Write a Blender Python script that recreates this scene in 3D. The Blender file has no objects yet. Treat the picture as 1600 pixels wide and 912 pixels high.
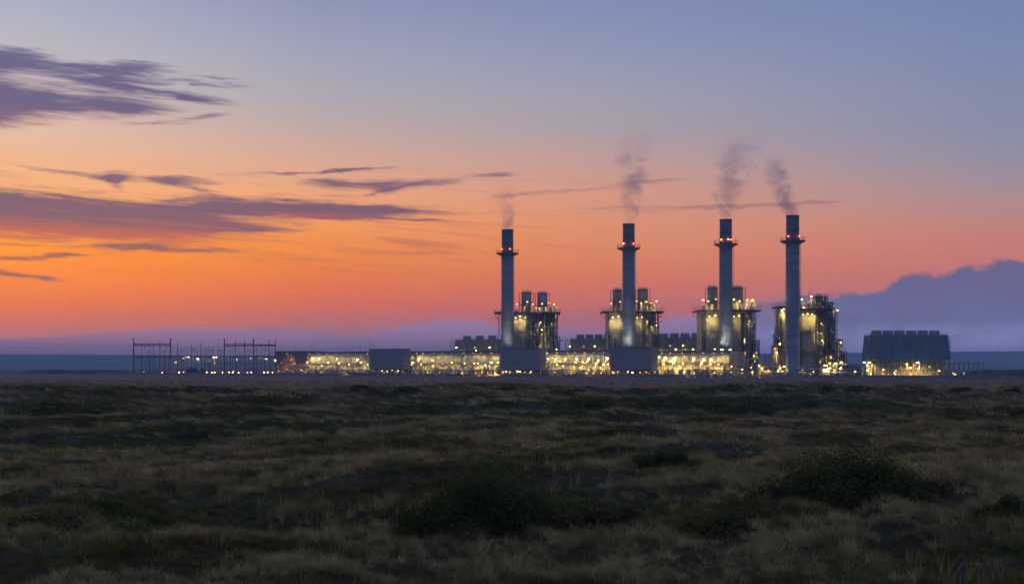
import bpy, math, random
import numpy as np
from mathutils import Vector, Matrix
R = random.Random(7)
scene = bpy.context.scene
COL = scene.collection
PI = math.pi

# ------------------------------------------------------------------ camera, render, exposure
F, CX, HZ, EYE = 2000.0, 800.0, 572.0, 5.0          # focal length in photo pixels, centre column, horizon row, eye height
cam_d = bpy.data.cameras.new("camera"); cam = bpy.data.objects.new("camera", cam_d); COL.objects.link(cam)
cam.location = (0, 0, EYE); cam.rotation_euler = (PI/2, 0, 0)
cam_d.sensor_width = 36.0; cam_d.lens = 36.0*F/1600.0
cam_d.shift_y = (HZ-456.0)/1600.0
cam_d.clip_start = 0.5; cam_d.clip_end = 40000.0
scene.camera = cam
vs = scene.view_settings
scene.display_settings.display_device = 'sRGB'
vs.view_transform = 'Standard'; vs.look = 'None'; vs.exposure = 0.0; vs.gamma = 1.0; vs.use_curve_mapping = False
cy = scene.cycles
scene.render.engine = 'CYCLES'
cy.use_denoising = True
try: cy.denoiser = 'OPENIMAGEDENOISE'
except Exception: pass
cy.max_bounces = 4; cy.diffuse_bounces = 2; cy.glossy_bounces = 2; cy.transmission_bounces = 2
cy.volume_bounces = 0; cy.transparent_max_bounces = 8
cy.caustics_reflective = False; cy.caustics_refractive = False
cy.sample_clamp_indirect = 4.0
cy.volume_step_rate = 1.0; cy.volume_max_steps = 48
cy.use_light_tree = True
cy.denoising_prefilter = 'ACCURATE'; cy.denoising_input_passes = 'RGB_ALBEDO_NORMAL'

# ------------------------------------------------------------------ node helper
def lin(c):
    return tuple((v/255/12.92 if v/255 <= .04045 else ((v/255+.055)/1.055)**2.4) for v in c)
class NT:
    def __init__(s, tree): s.t = tree; s.t.nodes.clear()
    def n(s, typ, **kw):
        nd = s.t.nodes.new(typ)
        for k, v in kw.items(): setattr(nd, k, v)
        return nd
    def put(s, sock, v):
        if v is None: return
        if isinstance(v, bpy.types.NodeSocket): s.t.links.new(v, sock)
        else:
            try: sock.default_value = v
            except Exception: sock.default_value = tuple(v)+(1.0,)
    def m(s, op, a, b=None, c=None, clamp=False):
        nd = s.n('ShaderNodeMath', operation=op, use_clamp=clamp)
        for i, v in enumerate((a, b, c)): s.put(nd.inputs[i], v)
        return nd.outputs[0]
    def vm(s, op, a, b=None):
        nd = s.n('ShaderNodeVectorMath', operation=op)
        s.put(nd.inputs[0], a); s.put(nd.inputs[1], b)
        return nd.outputs[0]
    def sstep(s, x, lo, hi):
        nd = s.n('ShaderNodeMapRange', interpolation_type='SMOOTHSTEP')
        s.put(nd.inputs[0], x); s.put(nd.inputs[1], lo); s.put(nd.inputs[2], hi)
        return nd.outputs[0]
    def mix(s, f, a, b, blend='MIX'):
        nd = s.n('ShaderNodeMix', data_type='RGBA', blend_type=blend, clamp_factor=True)
        s.put(nd.inputs[0], f)
        for i, v in ((6, a), (7, b)):
            s.put(nd.inputs[i], v if isinstance(v, bpy.types.NodeSocket) else tuple(v)[:3]+(1.0,))
        return nd.outputs[2]
    def ramp(s, x, stops):
        nd = s.n('ShaderNodeValToRGB'); cr = nd.color_ramp
        while len(cr.elements) < len(stops): cr.elements.new(.5)
        for el, (p, c) in zip(cr.elements, sorted(stops)): el.position = p; el.color = tuple(c)[:3]+(1.0,)
        s.put(nd.inputs[0], x); return nd.outputs[0]
    def comb(s, x, y, z=0.0):
        nd = s.n('ShaderNodeCombineXYZ')
        for i, v in enumerate((x, y, z)): s.put(nd.inputs[i], v)
        return nd.outputs[0]
    def sep(s, v):
        nd = s.n('ShaderNodeSeparateXYZ'); s.put(nd.inputs[0], v); return nd.outputs
    def noise(s, vec, scale, detail=3.0, rough=.5, dist=0.0):
        nd = s.n('ShaderNodeTexNoise')
        s.put(nd.inputs['Vector'], vec); nd.inputs['Scale'].default_value = scale
        nd.inputs['Detail'].default_value = detail; nd.inputs['Roughness'].default_value = rough; nd.inputs['Distortion'].default_value = dist
        return nd.outputs[0]

# ------------------------------------------------------------------ world: dusk sky, all of it a function of direction
HAZE_SIGMA, HAZE_TOP, HAZE_R = 2.3e-4, 125.0, 9000.0
C_IN = np.array((.050, .072, .185))                    # light the haze scatters towards the eye (measured)
def sky_ang(px, py):
    a = math.atan((px-CX)/F); return a, math.atan((HZ-py)/F*math.cos(a))
def hz_t(phi):
    L = min(HAZE_R, (HAZE_TOP-EYE)/max(math.tan(phi), 1e-4)); return math.exp(-HAZE_SIGMA*L)
def behind_haze(c, phi):
    t = hz_t(phi); return tuple(np.maximum((np.array(lin(c))-(1-t)*C_IN)/t, .004))
w = bpy.data.worlds.new("World"); scene.world = w; w.use_nodes = True
W = NT(w.node_tree)
gen = W.n('ShaderNodeTexCoord').outputs['Generated']
dx, dy, dz = W.sep(gen)
hyp = W.m('SQRT', W.m('ADD', W.m('MULTIPLY', dx, dx), W.m('MULTIPLY', dy, dy)))
az = W.m('ARCTAN2', dx, dy)
el = W.m('ARCTAN2', dz, hyp)
tt = W.m('SQRT', W.m('MAXIMUM', W.m('DIVIDE', el, PI/2), 0.0))
def column(px, rows, top):
    st = []
    for py, c in rows:
        a, e = sky_ang(px, py); st.append((math.sqrt(max(e, 0)/(PI/2)), behind_haze(c, e)))
    for deg, c in top: st.append((math.sqrt(deg/90.0), lin(c)))
    return W.ramp(tt, st)
TOP = [(32, (122, 136, 182)), (60, (120, 132, 178)), (90, (118, 130, 176))]
colL = column(30, [(0,(172,177,197)),(70,(188,184,194)),(130,(203,186,184)),(200,(227,189,168)),(245,(239,185,148)),(295,(248,178,125)),(365,(255,160,76)),(405,(254,146,62)),(440,(245,133,70)),(470,(226,119,87)),(500,(200,110,102)),(525,(164,109,124)),(550,(142,108,140)),(571,(130,110,145))], [(20,(142,152,188))]+TOP)
colA = column(500, [(0,(143,149,184)),(50,(153,158,186)),(100,(164,165,183)),(150,(173,168,178)),(200,(191,168,167)),(250,(215,168,151)),(300,(234,166,129)),(345,(241,156,101)),(385,(238,142,82)),(430,(227,123,84)),(470,(207,108,98)),(500,(176,105,114)),(522,(142,105,130)),(548,(126,105,145)),(571,(118,104,148))], [(20,(130,142,185))]+TOP)
colB = column(930, [(0,(131,142,181)),(50,(138,148,183)),(100,(149,154,181)),(150,(161,158,175)),(200,(171,158,166)),(250,(193,156,152)),(300,(213,153,134)),(350,(221,146,116)),(400,(217,133,104)),(440,(207,117,103)),(480,(186,107,113)),(505,(160,105,127)),(532,(122,104,148)),(571,(112,104,150))], [(20,(121,136,183))]+TOP)
colR = column(1560, [(0,(119,133,176)),(50,(123,136,177)),(100,(127,138,175)),(150,(133,140,172)),(200,(136,141,169)),(250,(148,142,160)),(300,(168,140,148)),(350,(191,131,128)),(390,(198,122,121)),(420,(190,118,122)),(450,(180,115,126)),(500,(140,106,140)),(545,(106,105,154)),(571,(100,104,154))], [(20,(112,130,180))]+TOP)
colK = W.ramp(tt, [(0,lin((100,106,152))),(.25,lin((116,120,164))),(.45,lin((114,130,178)))]+[(math.sqrt(d/90),lin(c)) for d, c in TOP])
sA, sB, sR = (math.atan((p-CX)/F) for p in (500, 930, 1560)); sL = math.atan((30-CX)/F)
def lerp_az(a, b): return W.m('MULTIPLY', W.m('SUBTRACT', az, a), 1/(b-a), clamp=True)
sky = W.mix(lerp_az(sL, sA), colL, colA)
sky = W.mix(lerp_az(sA, sB), sky, colB)
sky = W.mix(lerp_az(sB, sR), sky, colR)
absaz = W.m('ABSOLUTE', az)
sky = W.mix(W.sstep(absaz, math.radians(38), math.radians(120)), sky, colK)

# clouds: stretched noise gathered by elongated cores, each core at its own bearing and height in the sky
wob = W.noise(W.comb(W.m('MULTIPLY', az, 9.0), W.m('MULTIPLY', el, 40.0), 3.1), 1.0, 3.0, .55)
wob2 = W.noise(W.comb(W.m('MULTIPLY', az, 15.0), W.m('MULTIPLY_ADD', az, 9.0, W.m('MULTIPLY', el, 165.0)), 7.7), 1.0, 5.0, .62, .8)
wob3 = W.noise(W.comb(W.m('MULTIPLY', az, 30.0), W.m('MULTIPLY', el, 330.0), 2.2), 1.0, 4.0, .6, .5)
elw = W.m('ADD', W.m('ADD', el, W.m('MULTIPLY', W.m('SUBTRACT', wob, .5), .004)), W.m('MULTIPLY', W.m('SUBTRACT', W.noise(W.comb(W.m('MULTIPLY', az, 38.0), W.m('MULTIPLY', el, 150.0), 9.1), 1.0, 4.0, .6), .5), .007))
def cores(lst):
    fsum = wsum = None
    for px, py, rx, ry, slope, amp in lst:
        a0, e0 = sky_ang(px, py); sa, se = rx/F, ry/F
        da = W.m('SUBTRACT', az, a0)
        qa = W.m('MULTIPLY', da, 1/sa)
        qe = W.m('MULTIPLY', W.m('SUBTRACT', elw, W.m('MULTIPLY_ADD', da, slope, e0)), 1/se)
        g = W.m('MULTIPLY', W.m('EXPONENT', W.m('MULTIPLY', W.m('ADD', W.m('MULTIPLY', qa, qa), W.m('MULTIPLY', qe, qe)), -1.0)), amp)
        gw = W.m('MULTIPLY', g, qe)
        fsum = g if fsum is None else W.m('ADD', fsum, g)
        wsum = gw if wsum is None else W.m('ADD', wsum, gw)
    return fsum, wsum
dark = [(-60,88,110,11,0,.95),(40,84,45,6,.0,.7),(-60,130,90,48,0,.85),(120,106,95,8,.0,.78),(215,105,50,8,.01,.85),(160,122,70,12,.0,.66),(130,158,115,17,-.01,1.05),(10,168,110,17,.0,.9),(-40,186,60,8,.0,.8),
        (225,140,110,6,-.09,.85),(310,157,34,5,-.12,.75),(200,170,45,8,-.05,.75),(310,131,85,3.5,-.0,.72),(250,192,50,3,.06,.70),(320,182,34,3,.14,.66),(340,124,40,2,.0,.5),
        (-60,327,260,28,-.02,1.7),(80,337,190,23,-.05,1.6),(240,346,160,16,-.02,1.35),(420,324,120,12,-.02,1.35),(330,322,40,6,.1,.75),(530,329,120,9,-.01,1.15),(610,327,80,5,.0,.75),(650,343,80,3.4,-.02,.8),(380,360,60,3,.02,.5),(540,341,60,2.6,.0,.5),
        (660,286,60,8,.045,.9),(600,290,22,9,-.1,.6),(530,288,60,8,.0,.85),(180,276,20,8,.12,1.1),(180,285,11,9,-.35,.6),(768,275,36,4.5,.02,.72),(480,270,120,3.2,.05,.85),(560,266,50,2.6,.08,.7),(275,281,60,4.5,-.03,.8),(300,294,60,5,-.2,.75),
        (0,427,55,6,-.12,.85),(60,434,50,3.5,-.1,.6),(70,400,90,4.5,.06,.85),(195,387,55,4.5,-.03,.9),(290,390,75,5,-.04,.8),(110,270,90,5,-.1,.6),(55,382,70,2.5,.0,.45),(420,360,30,2.6,.0,.4),(600,298,40,3.2,.22,.62)]
f1, w1 = cores(dark)
fld = W.m('ADD', W.m('ADD', W.m('MINIMUM', f1, 1.5), W.m('MULTIPLY', W.m('SUBTRACT', wob2, .5), 2.2)), W.m('MULTIPLY', W.m('SUBTRACT', wob3, .5), 1.1))
fld = W.m('MULTIPLY', fld, W.sstep(f1, .06, .35))
mask1 = W.sstep(fld, -.06, 1.2)
rel = W.m('DIVIDE', w1, W.m('ADD', f1, .05))
under = W.m('MULTIPLY', W.sstep(rel, -.15, -1.0), W.sstep(el, .30, .0))
def at_el(lst): return W.ramp(tt, [(math.sqrt(math.atan((HZ-py)/F)/(PI/2)), lin(c)) for py, c in lst])
cl_body = at_el([(100,(94,92,134)),(180,(94,86,130)),(290,(112,90,116)),(335,(106,82,114)),(400,(150,98,92)),(440,(130,90,104))])
cl_edge = at_el([(100,(168,140,150)),(180,(206,132,122)),(290,(204,112,92)),(335,(226,92,82)),(400,(225,116,72)),(440,(220,110,80))])
sky = W.mix(W.m('MULTIPLY', mask1, .92), sky, W.mix(under, cl_body, cl_edge))
faint = [(880,300,170,3.2,.075,.8),(1010,284,70,2.6,.06,.9),(1080,323,120,2.6,-.015,.75),(1240,318,90,4,.02,.95),(1160,322,110,3,.03,.7),(880,332,160,3,.0,.6),(960,324,70,3,-.05,.6),(740,300,120,4,-.1,.5),(700,333,90,3,-.02,.5)]
f2, _ = cores(faint)
mask2 = W.sstep(W.m('ADD', f2, W.m('MULTIPLY', W.m('SUBTRACT', wob2, .5), .8)), .28, 1.0)
sky = W.mix(W.m('MULTIPLY', mask2, .42), sky, lin((140, 92, 116)))
cir = W.noise(W.comb(W.m('MULTIPLY', az, 7.0), W.m('MULTIPLY_ADD', az, 9.0, W.m('MULTIPLY', el, 150.0)), 5.5), 1.0, 5.0, .6, 1.2)   # thin high cirrus low over the sunset
band = W.m('MULTIPLY', W.m('MULTIPLY', W.sstep(el, .055, .095), W.sstep(el, .165, .13)), W.sstep(az, .16, -.10))
sky = W.mix(W.m('MULTIPLY', W.m('MULTIPLY', W.sstep(cir, .50, .72), band), .60), sky, at_el([(250,(180,132,126)),(320,(190,118,104)),(440,(214,110,78))]))
# low bank along the horizon (flat lens tops) and the heaped bank on the right
def bank_top(lst):
    amin, amax = -.42, .42
    nd = W.n('ShaderNodeFloatCurve'); cv = nd.mapping.curves[0]
    pts = []
    for px, py in lst:
        a, e = sky_ang(px, py); pts.append(((a-amin)/(amax-amin), e/.14))
    while len(cv.points) < len(pts): cv.points.new(.5, .5)
    for p, (x, y) in zip(cv.points, pts): p.location = (x, y); p.handle_type = 'AUTO_CLAMPED'
    nd.mapping.update()
    W.put(nd.inputs['Value'], W.m('MULTIPLY', W.m('SUBTRACT', az, amin), 1/(amax-amin)))
    return W.m('MULTIPLY', nd.outputs[0], .14)
puff = W.noise(W.comb(W.m('MULTIPLY', az, 46.0), W.m('MULTIPLY', el, 60.0), 1.3), 1.0, 4.0, .55)
low_top = bank_top([(-100,528),(100,524),(170,517),(300,512),(420,512),(500,518),(560,523),(610,510),(680,499),(730,497),(780,508),(850,516),(900,520),(1000,506),(1090,492),(1160,486),(1250,490),(1800,490)])
low = W.sstep(W.m('SUBTRACT', W.m('ADD', low_top, W.m('MULTIPLY', W.m('SUBTRACT', wob2, .5), .004)), el), -.0012, .0032)
sky = W.mix(W.m('MULTIPLY', low, .93), sky, W.mix(lerp_az(sL, sR), behind_haze((122,102,140), .02), behind_haze((106,103,150), .02)))
big_top = bank_top([(-100,560),(900,540),(1100,492),(1190,470),(1260,462),(1320,456),(1365,453),(1398,441),(1410,432),(1440,424),(1465,430),(1485,424),(1512,415),(1528,419),(1555,409),(1580,406),(1640,415),(1750,400)])
puff2 = W.noise(W.comb(W.m('MULTIPLY', az, 150.0), W.m('MULTIPLY', el, 170.0), 4.3), 1.0, 4.0, .6)
big = W.sstep(W.m('SUBTRACT', W.m('ADD', big_top, W.m('ADD', W.m('MULTIPLY', W.m('SUBTRACT', puff, .5), .016), W.m('MULTIPLY', W.m('SUBTRACT', puff2, .5), .010))), el), -.0016, .0046)
big = W.m('MULTIPLY', big, W.sstep(az, sky_ang(1040,0)[0], sky_ang(1290,0)[0]))
bank_col = W.ramp(tt, [(math.sqrt(max(sky_ang(1500,py)[1],0)/(PI/2)), behind_haze(c, sky_ang(1500,py)[1])) for py, c in ((400,(104,98,138)),(425,(98,98,142)),(455,(97,102,148)),(500,(98,106,152)),(545,(108,112,160)),(571,(108,112,160)))])
bank_col = W.mix(W.m('MULTIPLY', W.sstep(W.m('ADD', W.m('MULTIPLY', puff, .6), W.m('MULTIPLY', puff2, .4)), .42, .66), .38), bank_col, lin((124,106,142)))
sky = W.mix(W.m('MULTIPLY', big, .97), sky, bank_col)
# a faint Nishita share keeps the twilight arch physically placed; low sun added at far left though it has set
SUN_EL, SUN_AZ = math.radians(1.5), math.radians(-19)
nish = W.n('ShaderNodeTexSky', sky_type='NISHITA', sun_disc=False, sun_elevation=SUN_EL, sun_rotation=SUN_AZ)
sky = W.mix(W.sstep(el, .0, -.03), sky, lin((60, 56, 66)))
hs = W.n('ShaderNodeHueSaturation'); hs.inputs['Saturation'].default_value = 1.02; hs.inputs['Value'].default_value = .98; W.put(hs.inputs['Color'], sky); sky = hs.outputs[0]
bg = W.n('ShaderNodeBackground'); W.put(bg.inputs[0], sky); bg.inputs[1].default_value = 1.0
bg2 = W.n('ShaderNodeBackground'); W.put(bg2.inputs[0], nish.outputs[0]); bg2.inputs[1].default_value = 0.004
add = W.n('ShaderNodeAddShader'); W.put(add.inputs[0], bg.outputs[0]); W.put(add.inputs[1], bg2.outputs[0])
wo = W.n('ShaderNodeOutputWorld'); W.put(wo.inputs[0], add.outputs[0])
w.cycles.sampling_method = 'MANUAL'; w.cycles.sample_map_resolution = 1024
sun_d = bpy.data.lights.new("sun", 'SUN'); sun_d.energy = 0.22; sun_d.angle = math.radians(12); sun_d.color = (1.0, .50, .24)  # weak warm sun added after sunset for rim light
sun = bpy.data.objects.new("sun", sun_d); COL.objects.link(sun)
sun.rotation_euler = Vector((-math.sin(SUN_AZ), -math.cos(SUN_AZ), -math.tan(SUN_EL))).to_track_quat('-Z', 'Y').to_euler()

# ------------------------------------------------------------------ mesh + tagging helpers
class MB:
    """Collects shapes, then links them as one mesh object."""
    def __init__(s): s.v = []; s.f = []
    def add(s, vs_, fs_):
        o = len(s.v); s.v += [tuple(p) for p in vs_]; s.f += [tuple(i+o for i in f) for f in fs_]; return s
    def box(s, x0, x1, y0, y1, z0, z1):
        return s.add([(x0,y0,z0),(x1,y0,z0),(x1,y1,z0),(x0,y1,z0),(x0,y0,z1),(x1,y0,z1),(x1,y1,z1),(x0,y1,z1)],
                     [(0,3,2,1),(4,5,6,7),(0,1,5,4),(1,2,6,5),(2,3,7,6),(3,0,4,7)])
    def frustum(s, b, t):      # two (x0,x1,y0,y1,z) rectangles
        (x0,x1,y0,y1,z0), (u0,u1,v0,v1,z1) = b, t
        return s.add([(x0,y0,z0),(x1,y0,z0),(x1,y1,z0),(x0,y1,z0),(u0,v0,z1),(u1,v0,z1),(u1,v1,z1),(u0,v1,z1)],
                     [(0,3,2,1),(4,5,6,7),(0,1,5,4),(1,2,6,5),(2,3,7,6),(3,0,4,7)])
    def lathe(s, prof, n=16, c=(0,0), cap=True):
        vs_, fs_ = [], []
        for r, z in prof:
            for k in range(n):
                a = 2*PI*k/n; vs_.append((c[0]+r*math.cos(a), c[1]+r*math.sin(a), z))
        for i in range(len(prof)-1):
            for k in range(n):
                fs_.append((i*n+k, i*n+(k+1)%n, (i+1)*n+(k+1)%n, (i+1)*n+k))
        if cap: fs_.append(tuple(range(n-1, -1, -1))); fs_.append(tuple((len(prof)-1)*n+k for k in range(n)))
        return s.add(vs_, fs_)
    def tube(s, pts, r, n=6, r1=None):
        pts = [Vector(p) for p in pts]; vs_, fs_ = [], []
        for i, p in enumerate(pts):
            d = ((pts[min(i+1, len(pts)-1)]-pts[max(i-1, 0)])).normalized()
            u = d.cross(Vector((0, .13, 1)) if abs(d.z) < .9 else Vector((1, .1, 0))).normalized(); v_ = d.cross(u)
            rr = r if r1 is None else r+(r1-r)*i/(len(pts)-1)
            for k in range(n):
                a = 2*PI*(k+.5)/n; vs_.append(p+u*(rr*math.cos(a))+v_*(rr*math.sin(a)))
        for i in range(len(pts)-1):
            for k in range(n):
                fs_.append((i*n+k, i*n+(k+1)%n, (i+1)*n+(k+1)%n, (i+1)*n+k))
        fs_.append(tuple(range(n-1, -1, -1))); fs_.append(tuple((len(pts)-1)*n+k for k in range(n)))
        return s.add(vs_, fs_)
    def ball(s, c, r, n=8, m=5):
        return s.lathe([(max(r*math.sin(PI*i/m), .001*r), c[2]-r*math.cos(PI*i/m)) for i in range(m+1)], n, c[:2])
    def mesh(s, name, mat, smooth=False):
        me = bpy.data.meshes.new(name); me.from_pydata(s.v, [], s.f)
        if mat: me.materials.append(mat)
        if smooth: me.shade_smooth()
        return me
    def build(s, name, mat, parent=None, loc=(0,0,0), smooth=False):
        o = bpy.data.objects.new(name, s.mesh(name, mat, smooth)); COL.objects.link(o)
        o.parent = parent; o.location = loc; return o
def inst(me, name, parent=None, loc=(0,0,0), rz=0.0, sc=None):
    o = bpy.data.objects.new(name, me); COL.objects.link(o); o.parent = parent; o.location = loc; o.rotation_euler[2] = rz
    if sc: o.scale = sc
    return o
def tag(o, label=None, cat=None, group=None, kind=None):
    for k, v in (('label', label), ('category', cat), ('group', group), ('kind', kind)):
        if v: o[k] = v
    return o
def thing(name, loc, label, cat, rz=0.0, group=None):
    o = bpy.data.objects.new(name, None); COL.objects.link(o); o.location = loc; o.rotation_euler[2] = rz
    o.empty_display_size = .5
    return tag(o, label, cat, group)
def copy_tree(o, parent=None):
    c = o.copy(); COL.objects.link(c)
    if parent is not None: c.parent = parent
    for ch in list(o.children): copy_tree(ch, c)
    return c

# ------------------------------------------------------------------ materials
def material(name, col, rough=.7, metal=0.0, vary=.25, scale=.6, dirt=None, streak=False, bump=0.0, spec=.3):
    m = bpy.data.materials.new(name); m.use_nodes = True; T = NT(m.node_tree)
    p = T.n('ShaderNodeBsdfPrincipled'); o = T.n('ShaderNodeOutputMaterial'); T.put(o.inputs[0], p.outputs[0])
    pos = T.n('ShaderNodeNewGeometry').outputs['Position']
    n1 = T.noise(pos, scale, 4.0, .6)
    c = T.mix(T.sstep(n1, .3, .75), tuple(v*(1-vary) for v in col), tuple(min(1, v*(1+vary)) for v in col))
    if streak:
        x, y, z = T.sep(pos)
        n2 = T.noise(T.comb(T.m('MULTIPLY', x, 1.4), T.m('MULTIPLY', y, 1.4), T.m('MULTIPLY', z, .07)), 1.0, 3.0, .6)
        c = T.mix(T.m('MULTIPLY', T.sstep(n2, .5, .8), .5), c, dirt or tuple(v*.5 for v in col))
    T.put(p.inputs['Base Color'], c); p.inputs['Roughness'].default_value = rough; p.inputs['Metallic'].default_value = metal
    p.inputs['Specular IOR Level'].default_value = spec
    if bump:
        b = T.n('ShaderNodeBump'); b.inputs['Strength'].default_value = bump; T.put(b.inputs['Height'], T.noise(pos, scale*6, 3.0)); T.put(p.inputs['Normal'], b.outputs[0])
    return m
def emitter(name, col, strength):
    m = bpy.data.materials.new(name); m.use_nodes = True; T = NT(m.node_tree)
    e = T.n('ShaderNodeEmission'); e.inputs[0].default_value = tuple(col)+(1.0,); e.inputs[1].default_value = strength
    o = T.n('ShaderNodeOutputMaterial'); T.put(o.inputs[0], e.outputs[0]); return m
def leaf_material(name, a, b, trans=.35):
    """Two colours picked per plant, plus light passing through the blades."""
    m = bpy.data.materials.new(name); m.use_nodes = True; T = NT(m.node_tree)
    rnd = T.n('ShaderNodeObjectInfo').outputs['Random']
    pos = T.n('ShaderNodeNewGeometry').outputs['Position']
    n1 = T.noise(pos, .35, 3.0, .6)
    c = T.mix(T.m('ADD', T.m('MULTIPLY', T.m('MULTIPLY', rnd, rnd), .9), T.m('MULTIPLY', T.m('SUBTRACT', n1, .42), 1.3), clamp=True), a, b)
    d = T.n('ShaderNodeBsdfDiffuse'); T.put(d.inputs[0], c)
    t = T.n('ShaderNodeBsdfTranslucent'); T.put(t.inputs[0], c)
    mx = T.n('ShaderNodeMixShader'); mx.inputs[0].default_value = trans
    T.put(mx.inputs[1], d.outputs[0]); T.put(mx.inputs[2], t.outputs[0])
    o = T.n('ShaderNodeOutputMaterial'); T.put(o.inputs[0], mx.outputs[0]); return m

# ------------------------------------------------------------------ terrain
def _hash(i, j, seed):
    h = (i*374761393 + j*668265263 + seed*974711) & 0xffffffff
    h = ((h ^ (h >> 13))*1274126177) & 0xffffffff
    return ((h ^ (h >> 16)) & 0xffff)/65535.0
def vnoise(x, y, seed=0):
    x = np.asarray(x, float); y = np.asarray(y, float)
    i = np.floor(x).astype(np.int64); j = np.floor(y).astype(np.int64); u = x-i; v = y-j
    u = u*u*(3-2*u); v = v*v*(3-2*v)
    return (_hash(i,j,seed)*(1-u)+_hash(i+1,j,seed)*u)*(1-v)+(_hash(i,j+1,seed)*(1-u)+_hash(i+1,j+1,seed)*u)*v
def fbm(x, y, seed=0, octv=3):
    s_, a = 0, .5
    for k in range(octv): s_ = s_+a*vnoise(np.asarray(x)*2**k+17.3*k, np.asarray(y)*2**k-9.1*k, seed+k); a *= .5
    return s_/(1-.5**octv)
MOUNDS = [(-1, 61, 26, 5, .35), (12, 58, 16, 5, .5), (-3.5, 41, 5, 4, .25), (16, 48, 5, 4, .25), (-38, 72, 22, 6, .55), (-55, 150, 30, 10, .9), (30, 130, 35, 9, .6),
          (0, 236, 190, 12, .75), (-80, 225, 40, 9, .7), (60, 190, 45, 9, .8), (-10, 175, 50, 9, .6), (-20, 100, 30, 7, .45), (35, 90, 30, 7, .45)]
def hummock(x, y):
    a = vnoise(x/2.1+.5*vnoise(x/1.4, y/1.4, 31), y/1.5, 23); b = vnoise(x/.9, y/.75, 29)
    return (1-np.abs(2*a-1))**1.2*.6+b*.4-.5
def height(x, y):
    x = np.asarray(x, float); y = np.asarray(y, float)
    z = (fbm(x/26, y/15, 3)-.5)*3.6+(fbm(x/7.5, y/5.0, 11)-.5)*1.25+hummock(x, y)*.55
    for cx_, cy_, sx, sy, h in MOUNDS: z = z+1.5*h*np.exp(-((x-cx_)/sx)**2-((y-cy_)/sy)**2)
    fade = np.clip((288-y)/45, 0, 1)*np.clip((420-np.abs(x))/200, 0, 1)*np.clip((y+20)/30, 0, 1)
    return z*fade*fade*(3-2*fade)
def spaced(lo, hi, fine_lo, fine_hi, d0, growth):
    a = list(np.arange(fine_lo, fine_hi, d0)); d = d0; x = a[-1]
    while x < hi: d *= growth; x += d; a.append(min(x, hi))
    b = []; d = d0; x = fine_lo
    while x > lo: d *= growth; x -= d; b.append(max(x, lo))
    return np.array(b[::-1]+a)
def sheet(name, xs, ys, zf, mat):
    X, Y = np.meshgrid(xs, ys); Z = zf(X, Y); nx, ny = len(xs), len(ys)
    co = np.stack([X, Y, Z], -1).reshape(-1, 3)
    I = np.arange(nx*ny).reshape(ny, nx)
    q = np.stack([I[:-1,:-1], I[:-1,1:], I[1:,1:], I[1:,:-1]], -1).reshape(-1, 4)
    me = bpy.data.meshes.new(name); me.vertices.add(len(co)); me.vertices.foreach_set('co', co.ravel())
    me.loops.add(q.size); me.loops.foreach_set('vertex_index', q.ravel().astype(np.int32))
    me.polygons.add(len(q)); me.polygons.foreach_set('loop_start', np.arange(0, q.size, 4, dtype=np.int32))
    me.update(calc_edges=True); me.shade_smooth(); me.materials.append(mat)
    o = bpy.data.objects.new(name, me); COL.objects.link(o); return o
def ground_material():
    m = bpy.data.materials.new("moor_ground"); m.use_nodes = True; T = NT(m.node_tree)
    pos = T.n('ShaderNodeNewGeometry').outputs['Position']; x, y, z = T.sep(pos)
    st = T.comb(T.m('MULTIPLY', x, .35), y, z)
    n1 = T.noise(st, .11, 5.0, .62); n2 = T.noise(pos, 1.7, 4.0, .65)
    c = T.ramp(n1, [(.3, (.024,.024,.010)), (.45, (.045,.037,.018)), (.58, (.075,.058,.030)), (.7, (.05,.042,.016))])
    c = T.mix(T.m('MULTIPLY', n2, .7), c, (.022,.020,.014))
    n3 = T.noise(T.comb(T.m('MULTIPLY', x, .006), T.m('MULTIPLY', y, .026), 0.0), 1.0, 5.0, .66)
    plain = T.ramp(n3, [(.32, (.085,.056,.044)), (.45, (.14,.092,.068)), (.55, (.20,.128,.094)), (.68, (.105,.068,.052))])
    c = T.mix(T.sstep(y, 236.0, 292.0), c, plain)
    grav = T.mix(n3, (.075,.078,.085), (.12,.118,.12))
    d = T.m('ADD', T.m('MULTIPLY', x, .62), y)             # the works yard lies on a slanting line
    c = T.mix(T.sstep(T.m('ADD', d, T.m('MULTIPLY', T.m('SUBTRACT', n3, .5), 60.0)), 560.0, 620.0), c, grav)
    p = T.n('ShaderNodeBsdfPrincipled'); T.put(p.inputs['Base Color'], c); p.inputs['Roughness'].default_value = .95; p.inputs['Specular IOR Level'].default_value = .1
    b = T.n('ShaderNodeBump'); b.inputs['Strength'].default_value = .6; b.inputs['Distance'].default_value = .2; T.put(b.inputs['Height'], n2); T.put(p.inputs['Normal'], b.outputs[0])
    o = T.n('ShaderNodeOutputMaterial'); T.put(o.inputs[0], p.outputs[0]); return m
xs = spaced(-8800, 8800, -36, 36, .55, 1.055); ys = spaced(-400, 8900, 8, 95, .5, 1.03)
tag(sheet('ground', xs, ys, height, ground_material()), kind='structure')

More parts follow.
